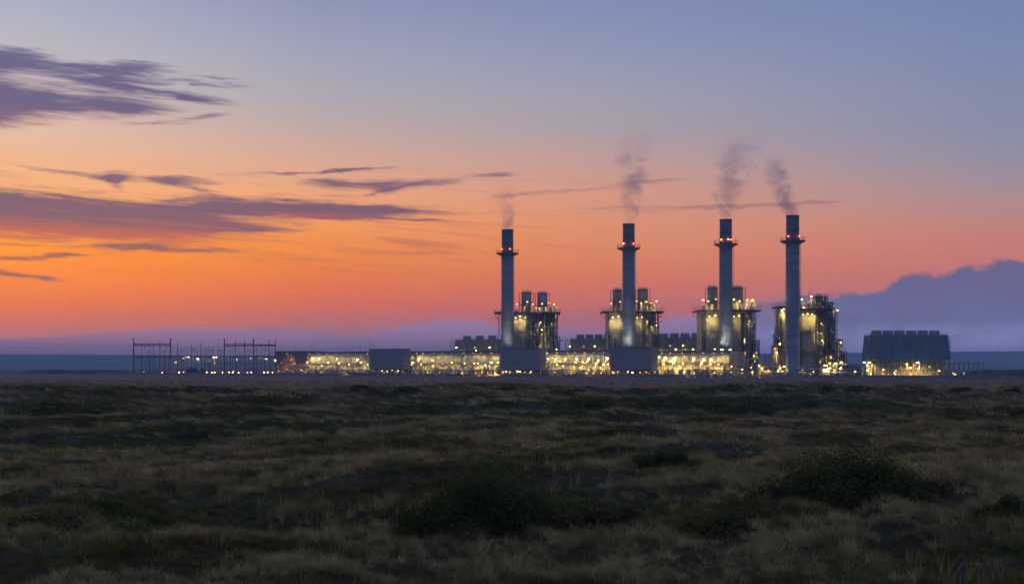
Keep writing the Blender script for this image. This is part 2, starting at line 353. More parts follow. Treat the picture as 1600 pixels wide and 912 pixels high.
# distant flat-topped hills that ring the plain
def hills():
    hm = material('hill_slopes', (.045,.045,.040), .95, vary=.4, scale=.002, spec=.05)
    vs_, fs_, n = [], [], 160
    for k in range(n+1):
        a = -1.05+2.1*k/n
        base = 58+24/(1+math.exp(-(a-.18)*16))
        h = base+3.0*(float(fbm(a*14, 0.3, 5))-.5)*2+(1.5*float(vnoise(a*60, 2.2, 6)))-5*math.exp(-((a+.29)/.1)**2)*0
        r = 6600+500*math.sin(a*3)
        for rr, zz in ((r-900, -.5), (r-500, h*.35), (r-200, h*.85), (r, h), (r+1300, h*.96), (r+1500, -.5)):
            vs_.append((rr*math.sin(a), rr*math.cos(a), zz))
    for k in range(n):
        for j in range(5): fs_.append((k*6+j, (k+1)*6+j, (k+1)*6+j+1, k*6+j+1))
    mb = MB(); mb.add(vs_, fs_); tag(mb.build('hills', hm, smooth=True), kind='structure')
hills()

# ------------------------------------------------------------------ grass
GRASS_M = [leaf_material('dry_grass_blades', (.20,.158,.064), (.62,.52,.25)),
           leaf_material('green_grass_blades', (.044,.056,.012), (.24,.25,.05)),
           leaf_material('blue_grass_blades', (.060,.084,.044), (.26,.30,.16)),
           leaf_material('brown_grass_blades', (.13,.088,.034), (.40,.29,.12))]
def tuft_mesh(rr, n, rad, h0, h1, wd, lean, mat, seg=3):
    mb = MB()
    for k in range(n):
        a = rr.uniform(0, 2*PI); q = rad*math.sqrt(rr.random()); bx_, by_ = q*math.cos(a), q*math.sin(a)
        h = rr.uniform(h0, h1)*(1-.45*q/rad*rr.random()); da = a+rr.gauss(0, .9); ln = lean*rr.uniform(.25, 1.2)*h
        ta = rr.uniform(0, PI); wx, wy = wd*math.cos(ta), wd*math.sin(ta); vs_ = []
        for i in range(seg):
            t = i/seg; b_ = t*t; ww = .5*(1-.55*t)
            cx_, cy_, z = bx_+ln*b_*math.cos(da), by_+ln*b_*math.sin(da), h*(t-.25*lean*b_)
            vs_ += [(cx_-wx*ww, cy_-wy*ww, z), (cx_+wx*ww, cy_+wy*ww, z)]
        vs_.append((bx_+ln*math.cos(da), by_+ln*math.sin(da), h*(1-.25*lean)))
        fs_ = [(2*i, 2*i+1, 2*i+3, 2*i+2) for i in range(seg-1)]+[(2*seg-2, 2*seg-1, 2*seg)]
        mb.add(vs_, fs_)
    return mb.mesh('grass_tuft', mat)
def scatter(name, sources, pts, idx, rot, scl, label):
    src = bpy.data.collections.new(name+'_sources')
    for i, me in enumerate(sources):
        o = bpy.data.objects.new('grass_tuft.%03d' % (i+1+100*len(bpy.data.collections)), me); o['kind'] = 'stuff'; src.objects.link(o)
    me = bpy.data.meshes.new(name); me.vertices.add(len(pts)); me.vertices.foreach_set('co', np.asarray(pts, np.float32).ravel())
    for nm, typ, dat, key in (('pick', 'INT', idx, 'value'), ('size', 'FLOAT', scl, 'value'), ('turn', 'FLOAT_VECTOR', rot, 'vector')):
        me.attributes.new(nm, typ, 'POINT').data.foreach_set(key, np.ascontiguousarray(dat, np.int32 if typ == 'INT' else np.float32).ravel())
    o = bpy.data.objects.new(name, me); COL.objects.link(o); tag(o, label, None, None, 'stuff')
    g = bpy.data.node_groups.new(name+'_scatter', 'GeometryNodeTree')
    g.interface.new_socket('Geometry', in_out='INPUT', socket_type='NodeSocketGeometry')
    g.interface.new_socket('Geometry', in_out='OUTPUT', socket_type='NodeSocketGeometry')
    N, L = g.nodes.new, g.links.new
    gi, go, ip, ci, er = N('NodeGroupInput'), N('NodeGroupOutput'), N('GeometryNodeInstanceOnPoints'), N('GeometryNodeCollectionInfo'), N('FunctionNodeEulerToRotation')
    ci.inputs['Collection'].default_value = src; ci.inputs['Separate Children'].default_value = True; ci.inputs['Reset Children'].default_value = True
    at = []
    for nm, typ in (('pick', 'INT'), ('size', 'FLOAT'), ('turn', 'FLOAT_VECTOR')):
        a = N('GeometryNodeInputNamedAttribute'); a.data_type = typ; a.inputs[0].default_value = nm; at.append(a.outputs[0])
    L(gi.outputs[0], ip.inputs['Points']); L(ci.outputs[0], ip.inputs['Instance']); ip.inputs['Pick Instance'].default_value = True
    L(at[0], ip.inputs['Instance Index']); L(at[1], ip.inputs['Scale']); L(at[2], er.inputs[0]); L(er.outputs[0], ip.inputs['Rotation'])
    L(ip.outputs[0], go.inputs[0])
    md = o.modifiers.new('scatter', 'NODES'); md.node_group = g
    return o
def grow():
    rr = random.Random(3); rng = np.random.default_rng(5)
    near = []          # four kinds, three shapes each
    for h0, h1, rad, ln, n, wd in ((.28,.62,.24,.75,46,.012), (.16,.36,.26,.55,50,.013), (.14,.32,.26,.85,50,.011), (.22,.50,.22,.8,40,.012)):
        near.append([(h0,h1,rad,ln,n,wd)])
    near_m, far_m = [], []
    for k in range(4):
        h0,h1,rad,ln,n,wd = near[k][0]
        for v in range(3):
            near_m.append(tuft_mesh(rr, n, rad, h0, h1, wd, ln, GRASS_M[k]))
    for k in range(4):
        h0,h1,rad,ln,n,wd = near[k][0]
        for v in range(3):
            far_m.append(tuft_mesh(rr, int(n*1.5), .62, h0*.8, h1, .026, ln, GRASS_M[k], 2))
    def zone(y0, y1, dens, srcs, s0, s1, name, label):
        half = lambda y: .47*y+22
        area = (half(y0)+half(y1))*(y1-y0); n = int(area*dens*1.1)
        y = np.sqrt(rng.uniform(y0*y0, y1*y1, n)); x = rng.uniform(-1, 1, n)*half(y)
        p1 = fbm(x/6, y/2.4, 41, 5); p2 = fbm(x/2.6, y/1.4, 57, 4); p3 = fbm(x/30, y/14, 71, 2)
        score = np.stack([.48+1.2*(p1-.5)+.35*(p3-.5), .53-1.2*(p1-.5)+.6*(p2-.5), .50-.8*(p2-.5)-.9*(p3-.5), .47+.5*(p2-.5)+.8*(p3-.5)], -1)
        hm = hummock(x, y); score[:, 0] += .28*hm; score[:, 3] += .16*hm; score[:, 1] -= .26*hm; score[:, 2] -= .16*hm  # darker kinds in hollows, paler on crests: relief shading put into the colour
        score += rng.gumbel(0, .05, score.shape)
        kind = score.argmax(1); keep = rng.random(n) < .5+.7*p2+.5*hm
        x, y, kind, p1, p2, hm = x[keep], y[keep], kind[keep], p1[keep], p2[keep], hm[keep]; n = len(x)
        pts = np.stack([x, y, height(x, y)-.03], -1); idx = kind*3+rng.integers(0, 3, n)
        wind = .30
        rot = np.stack([rng.normal(0, .12, n), wind+rng.normal(0, .12, n), np.zeros(n)], -1)
        rot[:, 2] = rng.uniform(-.9, .9, n)
        scatter(name, srcs, pts, idx, rot, rng.uniform(s0, s1, n)*(.5+.9*p2+.5*hm)*np.where(rng.random(n) < .06, 1.45, 1.0), label); print(name, n)
    zone(22, 62, 30.0, near_m, .42, .80, 'grass', 'dry and green grass tufts growing thickly in the near field')
    stalk_m = [tuft_mesh(rr, 9, .22, .55, .95, .0085, .45, GRASS_M[0], 4) for _ in range(3)]
    n = 2600; y = np.sqrt(rng.uniform(22*22, 75*75, n)); x = rng.uniform(-1, 1, n)*(.45*y+5); k = (fbm(x/6, y/3, 91, 3) > .50) & (hummock(x, y) > -.05); x, y = x[k], y[k]; n = len(x)
    scatter('grass', stalk_m, np.stack([x, y, height(x, y)-.03], -1), rng.integers(0, 3, n), np.stack([rng.normal(0,.1,n), .25+rng.normal(0,.1,n), rng.uniform(-1,1,n)], -1), rng.uniform(.7, 1.15, n), 'tall pale dry stalks standing above the near grass')
    zone(62, 130, 8.5, far_m, .45, .82, 'grass', 'tussock grass over the middle of the uneven field')
    zone(130, 262, 2.6, far_m, .6, 1.0, 'grass', 'far grass running up to the low field crest')
    zone(262, 430, .03, far_m, 1.0, 1.6, 'grass', 'thin grass scattered over the brown plain beyond the crest')
import os
if not os.environ.get('NOGRASS'): grow()

# ------------------------------------------------------------------ works: materials
M_conc = material('weathered_concrete', (.22,.22,.23), .9, vary=.3, scale=.25, streak=True, bump=.2)
M_shaft = material('stack_steel', (.185,.225,.265), .62, vary=.14, scale=.12, dirt=(.10,.11,.12), streak=True)
M_collar = material('stack_collar', (.10,.115,.135), .7, vary=.3, scale=.3, streak=True)
M_steel = material('dark_steel', (.085,.08,.075), .6, metal=.3, vary=.3)
M_rail = material('rail_steel', (.11,.10,.095), .6, metal=.3)
M_pale = material('pale_cladding', (.40,.385,.33), .6, vary=.10, scale=.15, dirt=(.22,.20,.16), streak=True)
M_case = material('boiler_casing', (.36,.35,.30), .55, vary=.14, scale=.2, dirt=(.16,.14,.11), streak=True)
M_core = material('boiler_core', (.20,.19,.165), .8, vary=.3, scale=.4, streak=True)
M_pipe = material('lagged_pipe', (.48,.46,.40), .45, metal=.2, vary=.2)
M_pipe2 = material('grey_pipe', (.16,.165,.17), .5, metal=.3, vary=.3)
M_filt = material('filter_house_panel', (.235,.25,.27), .6, vary=.09, scale=.3)
M_filt2 = material('filter_house_shell', (.19,.20,.215), .7, vary=.1)
M_roof = material('roof_sheet', (.13,.14,.155), .7, vary=.2, scale=.3)
M_red = material('brown_brick', (.18,.15,.145), .9, vary=.2, scale=.5)
M_cool = material('cooling_tower_board', (.12,.22,.275), .8, vary=.14, scale=.25, streak=True)
M_cool2 = material('cooling_tower_old_board', (.30,.275,.22), .85, vary=.2, scale=.3, streak=True)
M_fan = material('fan_shroud', (.25,.28,.31), .7, vary=.15)
M_tank = material('tank_paint', (.30,.32,.34), .5, vary=.12, scale=.3, streak=True)
M_cab = material('cabinet_paint', (.42,.40,.34), .6, vary=.2, scale=.2)
M_door = material('dark_door', (.13,.11,.09), .6)
M_ins = material('brown_porcelain', (.17,.10,.075), .3)
M_galv = material('galvanised_steel', (.20,.20,.20), .5, metal=.4, vary=.25)
M_bank = material('bank_turf', (.050,.050,.045), .95, vary=.4, scale=.08)
WARM, AMBER, WHITE, SOFT = (1.0,.66,.18), (1.0,.40,.10), (1.0,.84,.52), (1.0,.70,.24)
COLS = {'warm': (WARM, 5600, 22), 'soft': (SOFT, 6400, 18), 'amber': (AMBER, 6500, 7), 'white': (WHITE, 5200, 5), 'dim': (SOFT, 4200, 2.4)}
WASH = None
E = {k: emitter(k+'_lamp_glow', c, s_) for k, (c, s_, l_) in COLS.items()}
E['low'] = emitter('ground_lamp_glow', AMBER, 260)
E['red'] = emitter('red_beacon_glow', (1.0,.05,.03), 42); E['orange'] = emitter('orange_beacon_glow', (1.0,.30,.05), 34)
EL = {k: emitter(k+'_lens_glow', c, l_) for k, (c, s_, l_) in COLS.items()}
BULB = {k: MB().ball((0,0,0), 1.0, 8, 5).mesh('bulb', m, True) for k, m in E.items()}
LENS = {k: MB().lathe([(.42,-.30),(.44,-.02)], 10, cap=False).mesh('lens', m) for k, m in EL.items()}
HOOD = MB().lathe([(.44,-.02),(.42,.2),(.16,.36),(.02,.38)], 10, cap=False).box(-.05,.05,.12,1.5,.30,.38).mesh('lamp', M_steel)
PANEL = {}
def lamp(parent, loc, kind='warm', r=.30, rz=0.0):
    """A fitting with a hood and wall arm (the arm runs to +y), and its glowing bulb."""
    r *= R.uniform(.72, 1.22); h = inst(HOOD, 'lamp', parent, loc, rz, (r/.3,)*3); inst(BULB[kind], 'bulb', h, (0,0,-.09), 0, (.13,)*3); inst(LENS[kind], 'lens', h)
    if kind == 'white': h.rotation_euler[0] = PI          # an uplight: the hood opens to the sky
    return h

# ------------------------------------------------------------------ where things stand: the works' front line runs from far left to near right
P1, P2 = Vector((-140.6, 760)), Vector((188.7, 555))
DV = (P2-P1).normalized(); BV = Vector((-DV.y, DV.x)); PSI = math.atan2(DV.y, DV.x)
def along(px, off=0.0):
    k = (px-CX)/F; return (k*(P1.y+BV.y*off)-P1.x-BV.x*off)/(DV.x-k*DV.y)
def line_pt(s, off=0.0): q = P1+DV*s+BV*off; return q.x, q.y
def on_line(px, off=0.0): return line_pt(along(px, off), off)
def at(px, Y): return (px-CX)/F*Y
def zz(py, Y): return EYE+(HZ-py)/F*Y

# ------------------------------------------------------------------ low wall, fence, banks
def perimeter_wall():
    x, y = on_line(150, -9); t = thing('perimeter_wall', (x,y,0), 'long low grey concrete wall in front of the whole lit power station', 'wall', PSI)
    L = along(1640, -9)-along(150, -9); n = int(L/6.0)
    pm = MB().box(.04, 5.96, 0, .3, -.3, 1.15).mesh('wall_panel', M_conc)
    cp = MB().box(-.12, .12, -.14, .44, -.3, 1.3).mesh('pier', M_conc)
    for k in range(n): inst(pm, 'wall_panel', t, (k*6.0,0,0)); 
    for k in range(n+1): inst(cp, 'pier', t, (k*6.0,0,0))
def fence(px0, px1, off, label, h=3.3, step=2.1):
    x, y = on_line(px0, off); t = thing('perimeter_fence', (x,y,0), label, 'fence', PSI)
    L = along(px1, off)-along(px0, off); n = int(L/step)
    pm = MB().box(-.05,.05,-.05,.05,0,h).mesh('post', M_rail)
    for k in range(n+1): inst(pm, 'post', t, (k*step,0,0))
    for z in (h-.06, h*.55, .25): MB().box(0, n*step, -.035,.035, z-.04, z+.04).build('rail', M_rail, t)
perimeter_wall()
fence(436, 778, 0, 'long steel fence before the left half of the lit hall')
fence(846, 1186, 0, 'long steel fence before the right half of the lit hall', step=1.9)
fence(1186, 1500, 0, 'steel fence before the tanks and the large dark cooling tower at right', step=2.3)
def bank(px0, px1, Y, pyt, seed):
    mb = MB(); n = 60; prof = []
    for k in range(n+1):
        u = k/n; px = px0+(px1-px0)*u; h = zz(pyt, Y)*min(1, u*9+.05, (1-u)*9+.05)*(.85+.3*float(fbm(u*9, seed, 8)))
        prof.append((at(px, Y), h))
    vs_, fs_ = [], []
    for x, h in prof: vs_ += [(x,Y-10,-.2),(x,Y-4,h*.9),(x,Y+6,h),(x,Y+16,-.2)]
    for k in range(n):
        for j in range(3): fs_.append((k*4+j, (k+1)*4+j, (k+1)*4+j+1, k*4+j+1))
    mb.add(vs_, fs_); tag(mb.build('bank', M_bank, smooth=True), kind='structure')
bank(30, 212, 860, 577.5, 1.0); bank(1500, 1690, 640, 577.5, 2.0)

# ------------------------------------------------------------------ smokestacks
def railing(mb, pts, h=1.1, closed=True, post=.045):
    for k, p in enumerate(pts):
        mb.box(p[0]-post,p[0]+post,p[1]-post,p[1]+post,p[2],p[2]+h)
        if closed or k < len(pts)-1:
            q = pts[(k+1) % len(pts)]
            for zf in (h, h*.55): mb.tube([(p[0],p[1],p[2]+zf),(q[0],q[1],q[2]+zf)], .045, 4)
    return mb
def smokestack(px, pyt, pyp, width, off, label, beacons):
    x, y = on_line(px, off); s = y/F; r = width*s/2; H = zz(pyt, y); zp = zz(pyp, y); rt = r*.93
    t = thing('smokestack', (x,y,0), label, 'smokestack', 0, 'four tall smokestacks')
    MB().lathe([(r*1.12,0),(r*1.12,2.0),(r,2.2),(r,zp*.55),(r*.985,zp)], 28).build('shaft', M_shaft, t, smooth=False).data.shade_smooth()
    MB().lathe([(rt,zp),(rt,H-.3),(rt*.86,H-.3),(rt*.86,H-3)], 28, cap=False).build('collar', M_collar, t).data.shade_smooth()
    MB().lathe([(rt+.16,H-.5),(rt+.16,H+.05),(rt*.86,H+.05)], 28, cap=False).build('lip', M_collar, t)
    for f in (.12+.01*(px % 7), .22, .30, .38+.004*(px % 5), .46, .54, .62+.005*(px % 3), .70, .77, .84, .91): MB().lathe([(r+.03,zp*f-.16),(r+.17,zp*f-.16),(r+.17,zp*f+.16),(r+.03,zp*f+.16)], 28, cap=False).build('band', M_shaft, t)
    zc = zp+(H-zp)*.45
    MB().lathe([(rt+.02,zc-.2),(rt+.15,zc-.2),(rt+.15,zc+.2),(rt+.02,zc+.2)], 28, cap=False).build('band', M_collar, t)
    ro = r*1.83
    pl = MB().lathe([(r*.98,zp-.18),(ro,zp-.18),(ro,zp+.18),(r*.98,zp+.18)], 24, cap=False)
    pl = pl.lathe([(r*1.0,zp-1.25),(r*1.3,zp-.8),(ro*.96,zp-.2)], 24, cap=False)
    for k in range(12):
        a = 2*PI*k/12; c, s_ = math.cos(a), math.sin(a); pl.tube([(r*c,r*s_,zp-1.9),(ro*.95*c,ro*.95*s_,zp-.2)], .08, 4)
    pf = pl.build('platform', M_steel, t)
    railing(MB(), [(ro*.97*math.cos(2*PI*k/16), ro*.97*math.sin(2*PI*k/16), zp+.18) for k in range(16)], 1.9, post=.06).build('railing', M_rail, pf)
    lad = MB()
    a = math.radians(-8)
    for k in (-.25, .25): lad.tube([(r*1.05*math.cos(a)+.25, r*1.05*math.sin(a)+k, 3), (r*1.05*math.cos(a)+.25, r*1.05*math.sin(a)+k, zp-.2)], .05, 4)
    for k in range(int(zp/1.2)-2): lad.box(r*1.05+.05, r*1.05+.7, -.45, .3, 4+k*1.2, 4.07+k*1.2)
    lad.build('ladder', M_steel, t)
    for dx_, kind in beacons:
        bx_ = dx_*s; by_ = -math.sqrt(max((r*1.25)**2-bx_*bx_, .3))
        b = MB().box(-.12,.12,-.12,.12,-1.4,-.2).build('beacon', M_steel, t, (bx_, by_, zp+1.85+.35))
        inst(BULB[kind], 'bulb', b, (0,0,0), 0, (.27,.27,.30))
    return x, y, s, r
STACKS = [(793,359,396,19.5,'smokestack at far left, shortest in the picture, beside the unit standing left of the others',((-9,'red'),(4,'red'))),
          (982.5,350,388,20,'second smokestack from the left, in front of the middle of its boiler',((-9,'orange'),(6.5,'red'))),
          (1134,343,382,20.5,'third smokestack from the left, base visible beside the end of the hall',((-8.5,'orange'),(2,'orange'),(7,'red'))),
          (1238.5,337,377,21.5,'rightmost smokestack, tallest in the picture, with smoke drifting left',((-9,'red'),(8,'red')))]
SP = [smokestack(px, a, b, wd, 46, lb, bc) for px, a, b, wd, lb, bc in STACKS]

# ------------------------------------------------------------------ boiler units behind the stacks
def boiler_unit(k, label, sp):
    rr = random.Random(40+k)
    x0, y0, s, rs = SP[k]; Y = y0+rs+2.5                  # body front stands just behind its stack
    s = Y/F; ox = at(sp['cx'], Y)
    t = thing('boiler_unit', (ox, Y, 0), label, 'boiler house', 0, 'four boiler units')
    X = lambda px: at(px, Y)-ox
    Z = lambda py: zz(py, Y)
    for (a, b, py, d0, d1) in sp['casing']:
        c = MB().box(X(a), X(b), d0, d1, 0, Z(py)).build('casing', M_case, t)
        m = MB()
        n = max(2, int((X(b)-X(a))/2.2))
        for i in range(n+1): xx = X(a)+(X(b)-X(a))*i/n; m.box(xx-.11, xx+.11, d0-.18, d0-.003, .5, Z(py)-.3)
        for i in range(1, 6): zf = Z(py)*i/6; m.box(X(a)+.05, X(b)-.05, d0-.13, d0-.005, zf-.12, zf+.12)
        m.build('rib', M_case, c)
        for i in range(max(2, int((X(b)-X(a))/1.6))):
            xx = rr.uniform(X(a)+.4, X(b)-.4); z1 = Z(py)*rr.uniform(.45, .97); z0_ = Z(py)*rr.choice((0,.1,.3,.45))
            if z1-z0_ > 4: MB().tube([(xx, d0-.55, z0_), (xx, d0-.55, z1), (xx+rr.choice((-.7,.7)), d0-.2, z1+.6)], rr.choice((.09,.14,.22)), 6).build('pipe', rr.choice((M_pipe, M_pipe2, M_steel)), t)
        if X(b)-X(a) > 4:
            for f in (.36, .68):
                zf = Z(py)*f; w = MB().box(X(a), X(b), d0-1.3, d0-.2, zf-.18, zf)
                for i in range(4): xx = X(a)+(X(b)-X(a))*(i+.5)/4; w.tube([(xx, d0-.2, zf-1.2), (xx, d0-1.2, zf-.18)], .08, 4)
                wk = w.build('walkway', M_steel, t)
                railing(MB(), [(X(a)+.1+(X(b)-X(a)-.2)*i/4, d0-1.25, zf) for i in range(5)], 1.2, False).build('railing', M_rail, wk)
    for (a, b, py, d0, d1) in sp['core']:
        MB().box(X(a), X(b), d0, d1, 0, Z(py)).build('core', M_core, t)
    for (a, b, pyt, pyb, d0, d1, ncol) in sp['frame']:
        zt, zb = Z(pyt), max(Z(pyb), 0)
        cm = MB().box(-.17,.17,-.17,.17,0,zt-zb).mesh('column', M_steel)
        xs_ = [X(a)+(X(b)-X(a))*i/(ncol-1) for i in range(ncol)]
        for d in (d0, d1):
            for xx in xs_: inst(cm, 'column', t, (xx, d, zb))
        nl = max(2, int((zt-zb)/4.2)); zl = [zb+(zt-zb)*(i+1)/nl for i in range(nl)]
        for i, z in enumerate(zl):
            m = MB()
            for d in (d0, d1): m.box(xs_[0]-.2, xs_[-1]+.2, d-.14, d+.14, z-.17, z+.17)
            for xx in xs_[::2]: m.box(xx-.1, xx+.1, d0, d1, z-.12, z+.12)
            if i % 2 == 0: m.box(xs_[0], xs_[-1], d0+.2, d0+1.6, z+.17, z+.23)
            m.build('beam', M_steel, t)
            if i % 2 == 0:
                railing(MB(), [(xs_[0], d0-.1, z+.2), (xs_[-1], d0-.1, z+.2)], 1.1, False).build('railing', M_rail, t)
        m = MB()
        for i in range(nl):
            za, zc = (zb if i == 0 else zl[i-1]), zl[i]
            j = rr.randrange(ncol-1)
            for jj in {j, (j+ncol//2) % (ncol-1)}: m.tube([(xs_[jj], d0, za), (xs_[jj+1], d0, zc)], .09, 4)
        m.build('brace', M_steel, t)
        for i in range(int(ncol*1.5)):
            xx = rr.uniform(xs_[0], xs_[-1]); d = rr.uniform(d0+.5, d0+2.2); r_ = rr.choice((.16,.22,.3,.42)); z1 = zt-rr.uniform(0, .25)*(zt-zb); z0_ = zb+rr.choice((0,0,.2,.4))*(zt-zb)
            pts = [(xx, d, z0_), (xx, d, z1)]
            if rr.random() < .7: pts += [(xx+rr.choice((-1,1))*.5, d, z1+.5), (xx+rr.choice((-1,1))*rr.uniform(1,3), d, z1+.6)]
            MB().tube(pts, r_, 7).build('pipe', rr.choice((M_pipe, M_pipe, M_pipe2)), t)
        for i in range(2*nl//3):
            a_, b_ = sorted((rr.uniform(xs_[0], xs_[-1]), rr.uniform(xs_[0], xs_[-1]))); z = rr.uniform(zb+2, zt-1); d = d0+rr.uniform(-.5, 1.5)
            MB().tube([(a_, d, z-1.5), (a_, d, z), (b_, d, z), (b_, d, z+1.2)], rr.choice((.12,.2,.28)), 6).build('pipe', rr.choice((M_pipe, M_pipe2)), t)
        for i in range(max(2, int(ncol*nl*.07))):  # lamps added at random spots to light the steelwork from inside
            lamp(t, (rr.uniform(xs_[0]+.5, xs_[-1]-.5), d0+rr.uniform(-.3, 1.6), rr.choice(zl)-.8), rr.choice(('soft','dim','dim')), rr.uniform(.18,.26))
        for i in range(max(3, ncol//2)):
            xx = rr.uniform(xs_[0], xs_[-1]-2); z = zl[rr.randrange(nl)]-rr.uniform(1.9, 3.2); w_, h_ = rr.uniform(.8, 2.0), rr.uniform(.8, 2.0)
            d = d0+rr.uniform(.3, 1.2); MB().box(xx, xx+w_, d, d+1.2, z, z+h_).build('valve_box', rr.choice((M_pipe, M_pipe2, M_core)), t)
    for (a, b, py, d0, d1) in sp['deck']:
        z = Z(py); m = MB().box(X(a), X(b), d0, d1, z-.45, z)
        for i in range(9):
            xx = X(a)+.3+(X(b)-X(a)-.6)*i/8; m.box(xx-.1, xx+.1, d0+.1, d1-.1, z-.95, z-.45)
        for sx, e in ((1, X(a)), (-1, X(b))):
            for d in (d0+.2, (d0+d1)/2, d1-.2):
                m.tube([(e+sx*.2,d,z-.6),(e+sx*.9,d,z-2.4),(e+sx*2.8,d,z-3.6)], .11, 5)
        dk = m.build('deck', M_steel, t)
        n = max(3, int((X(b)-X(a))/1.8)); pts = [(X(a)+(X(b)-X(a))*i/n, d0+.05, z) for i in range(n+1)]+[(X(b), d1, z)]+[(X(b)+(X(a)-X(b))*i/n, d1-.05, z) for i in range(1, n+1)]
        railing(MB(), pts, 1.9, post=.06).build('railing', M_rail, dk)
    for (a, b, pyt, pyb) in sp['drum']:
        r_ = (X(b)-X(a))/2*1.1; c = ((X(a)+X(b))/2, 7.0)
        zm = Z(pyb)+(Z(pyt)-Z(pyb))*.34
        wk = MB().box(c[0]-r_-1.6, c[0]+r_+1.6, c[1]-r_-1.6, c[1]-r_*.2, zm-.2, zm).build('walkway', M_steel, t)
        railing(MB(), [(c[0]-r_-1.6+(2*r_+3.2)*i/5, c[1]-r_-1.5, zm) for i in range(6)], 1.3, False).build('railing', M_rail, wk)
        d = MB().lathe([(r_,Z(pyb)),(r_,Z(pyt)-.4),(r_*.92,Z(pyt)),(r_*.25,Z(pyt)+.25)], 18, c).build('drum', M_case, t); d.data.shade_smooth()
        MB().lathe([(r_+.02,Z(pyt)-1.1),(r_+.16,Z(pyt)-1.1),(r_+.16,Z(pyt)-.8),(r_+.02,Z(pyt)-.8)], 18, c, False).build('band', M_steel, d)
        railing(MB(), [(c[0]+(r_*.9)*math.cos(i*PI/4), c[1]+r_*.9*math.sin(i*PI/4), Z(pyt)+.05) for i in range(8)], .8, post=.04).build('railing', M_rail, d)
        for sx in (-1, 1):
            e = c[0]+sx*(r_+1.1)
            MB().tube([(e, 6.5, Z(pyb)), (e, 6.5, Z(pyt)-.3), (c[0]+sx*r_*.5, 6.5, Z(pyt)-.2)], .17, 6).build('vent_pipe', M_pipe2, t)
    for (a, b, pyt, pyb, n) in sp['clutter']:       # valves, pipe bends and small vessels on the deck
        for i in range(n):
            xx = rr.uniform(X(a), X(b)); d = rr.uniform(.8, 6); zt, zb = Z(pyt), Z(pyb); h = rr.uniform(.35, 1.0)*(zt-zb)
            q = rr.random()
            if q < .45: MB().tube([(xx,d,zb),(xx,d,zb+h),(xx+rr.choice((-1,1))*rr.uniform(.6,2.4),d,zb+h)], rr.choice((.1,.16,.24)), 6).build('pipe', rr.choice((M_pipe, M_pipe2)), t)
            elif q < .75: MB().lathe([(.2,zb),(.55,zb+.3),(.55,zb+h-.3),(.2,zb+h)], 10, (xx, d)).build('vessel', rr.choice((M_pipe, M_case)), t)
            else: MB().box(xx-.6, xx+.6, d, d+1.4, zb, zb+h*.7).build('valve_box', rr.choice((M_pipe2, M_case)), t)
    for (a, b, pyt) in sp['stair']:
        m = MB(); xa, xb, zt = X(a), X(b), Z(pyt)
        for xx in (xa, xb):
            for d in (1.0, 3.2): m.box(xx-.12, xx+.12, d-.12, d+.12, 0, zt)
        nz = int(zt/2.6)
        for i in range(nz):
            z = i*zt/nz; z2 = (i+1)*zt/nz; (p, q) = (xa, xb) if i % 2 else (xb, xa)
            m.tube([(p, 1.0, z), (q, 1.0, z2)], .12, 4); m.box(xa, xb, 1.0, 3.2, z2-.08, z2); m.box(xa, xb, .95, 1.05, z2+.9, z2+1.0)
        m.build('stair_tower', M_steel, t)
    for (px, py, d, kind, r_) in sp['lamp']: lamp(t, (X(px), d, Z(py)), kind, r_)
def L4(lst, kind='warm', d=.2, r_=.22): return [(px, py, d, kind, r_) for px, py in lst]
boiler_unit(0, 'boiler unit of pale casing and open steelwork to the right of the leftmost stack', dict(cx=838,
    casing=[(797,824,489,1.5,22)], core=[(824,866,490,5,22)],
    frame=[(822,871,489,560,0,4.2,10),(868,875,526,560,1,4,3)], deck=[(772,876,487.5,-2.5,20)],
    drum=[(815.5,830,455,487),(840.5,855,456,487)], clutter=[(806,872,472,487,26)], stair=[(779,784,489)],
    lamp=L4([(808,475),(824,471),(833,475),(847,474),(858,473),(866,475)],'soft',.6,.20)+L4([(806,496),(813,494),(821,496)],'warm',-1.2,.19)+L4([(836,512),(852,530),(862,505),(845,538)],'dim',1.0,.2)))
boiler_unit(1, 'boiler unit centred behind the second stack, pale walls left and open steelwork right', dict(cx=989,
    casing=[(951,976,488,1.5,22),(990,1007,490,1.2,22)], core=[(1007,1026,489,5,22)],
    frame=[(1005,1029,487,560,0,4.2,6),(1024,1030,505,560,1,4,2)], deck=[(941,1037,486,-2.5,20)],
    drum=[(959.5,973,451,486),(998.5,1014,450,486)], clutter=[(950,1032,470,486,28)], stair=[(947,952,488)],
    lamp=L4([(955,474),(969,471),(995,470),(1002,473),(1010,471),(1018,473),(1026,470)],'soft',.6,.20)+L4([(957,496),(966,494),(973,497),(995,496),(1003,495)],'warm',-1.2,.19)+L4([(1012,534),(1018,510),(1024,548)],'dim',1.0,.2)))
boiler_unit(2, 'boiler unit behind the third stack, with low steps of pipework at its right foot', dict(cx=1139,
    casing=[(1098,1125,485,1.5,22),(1142,1159,487,1.2,22)], core=[(1159,1178,487,5,22)],
    frame=[(1158,1181,485,580,0,4.2,6),(1176,1187,532,580,.5,4,4)], deck=[(1090,1188,484,-2.5,20)],
    drum=[(1109,1124,447,484),(1148.5,1164,447,484)], clutter=[(1098,1182,468,484,28)], stair=[(1098,1103,486)],
    lamp=L4([(1099,468),(1107,470),(1119,467),(1147,467),(1156,470),(1168,468),(1176,468)],'soft',.6,.20)+L4([(1108,494),(1117,492),(1146,494),(1154,493)],'warm',-1.2,.19)+L4([(1164,530),(1172,510),(1168,548),(1182,556)],'dim',1.0,.2)))
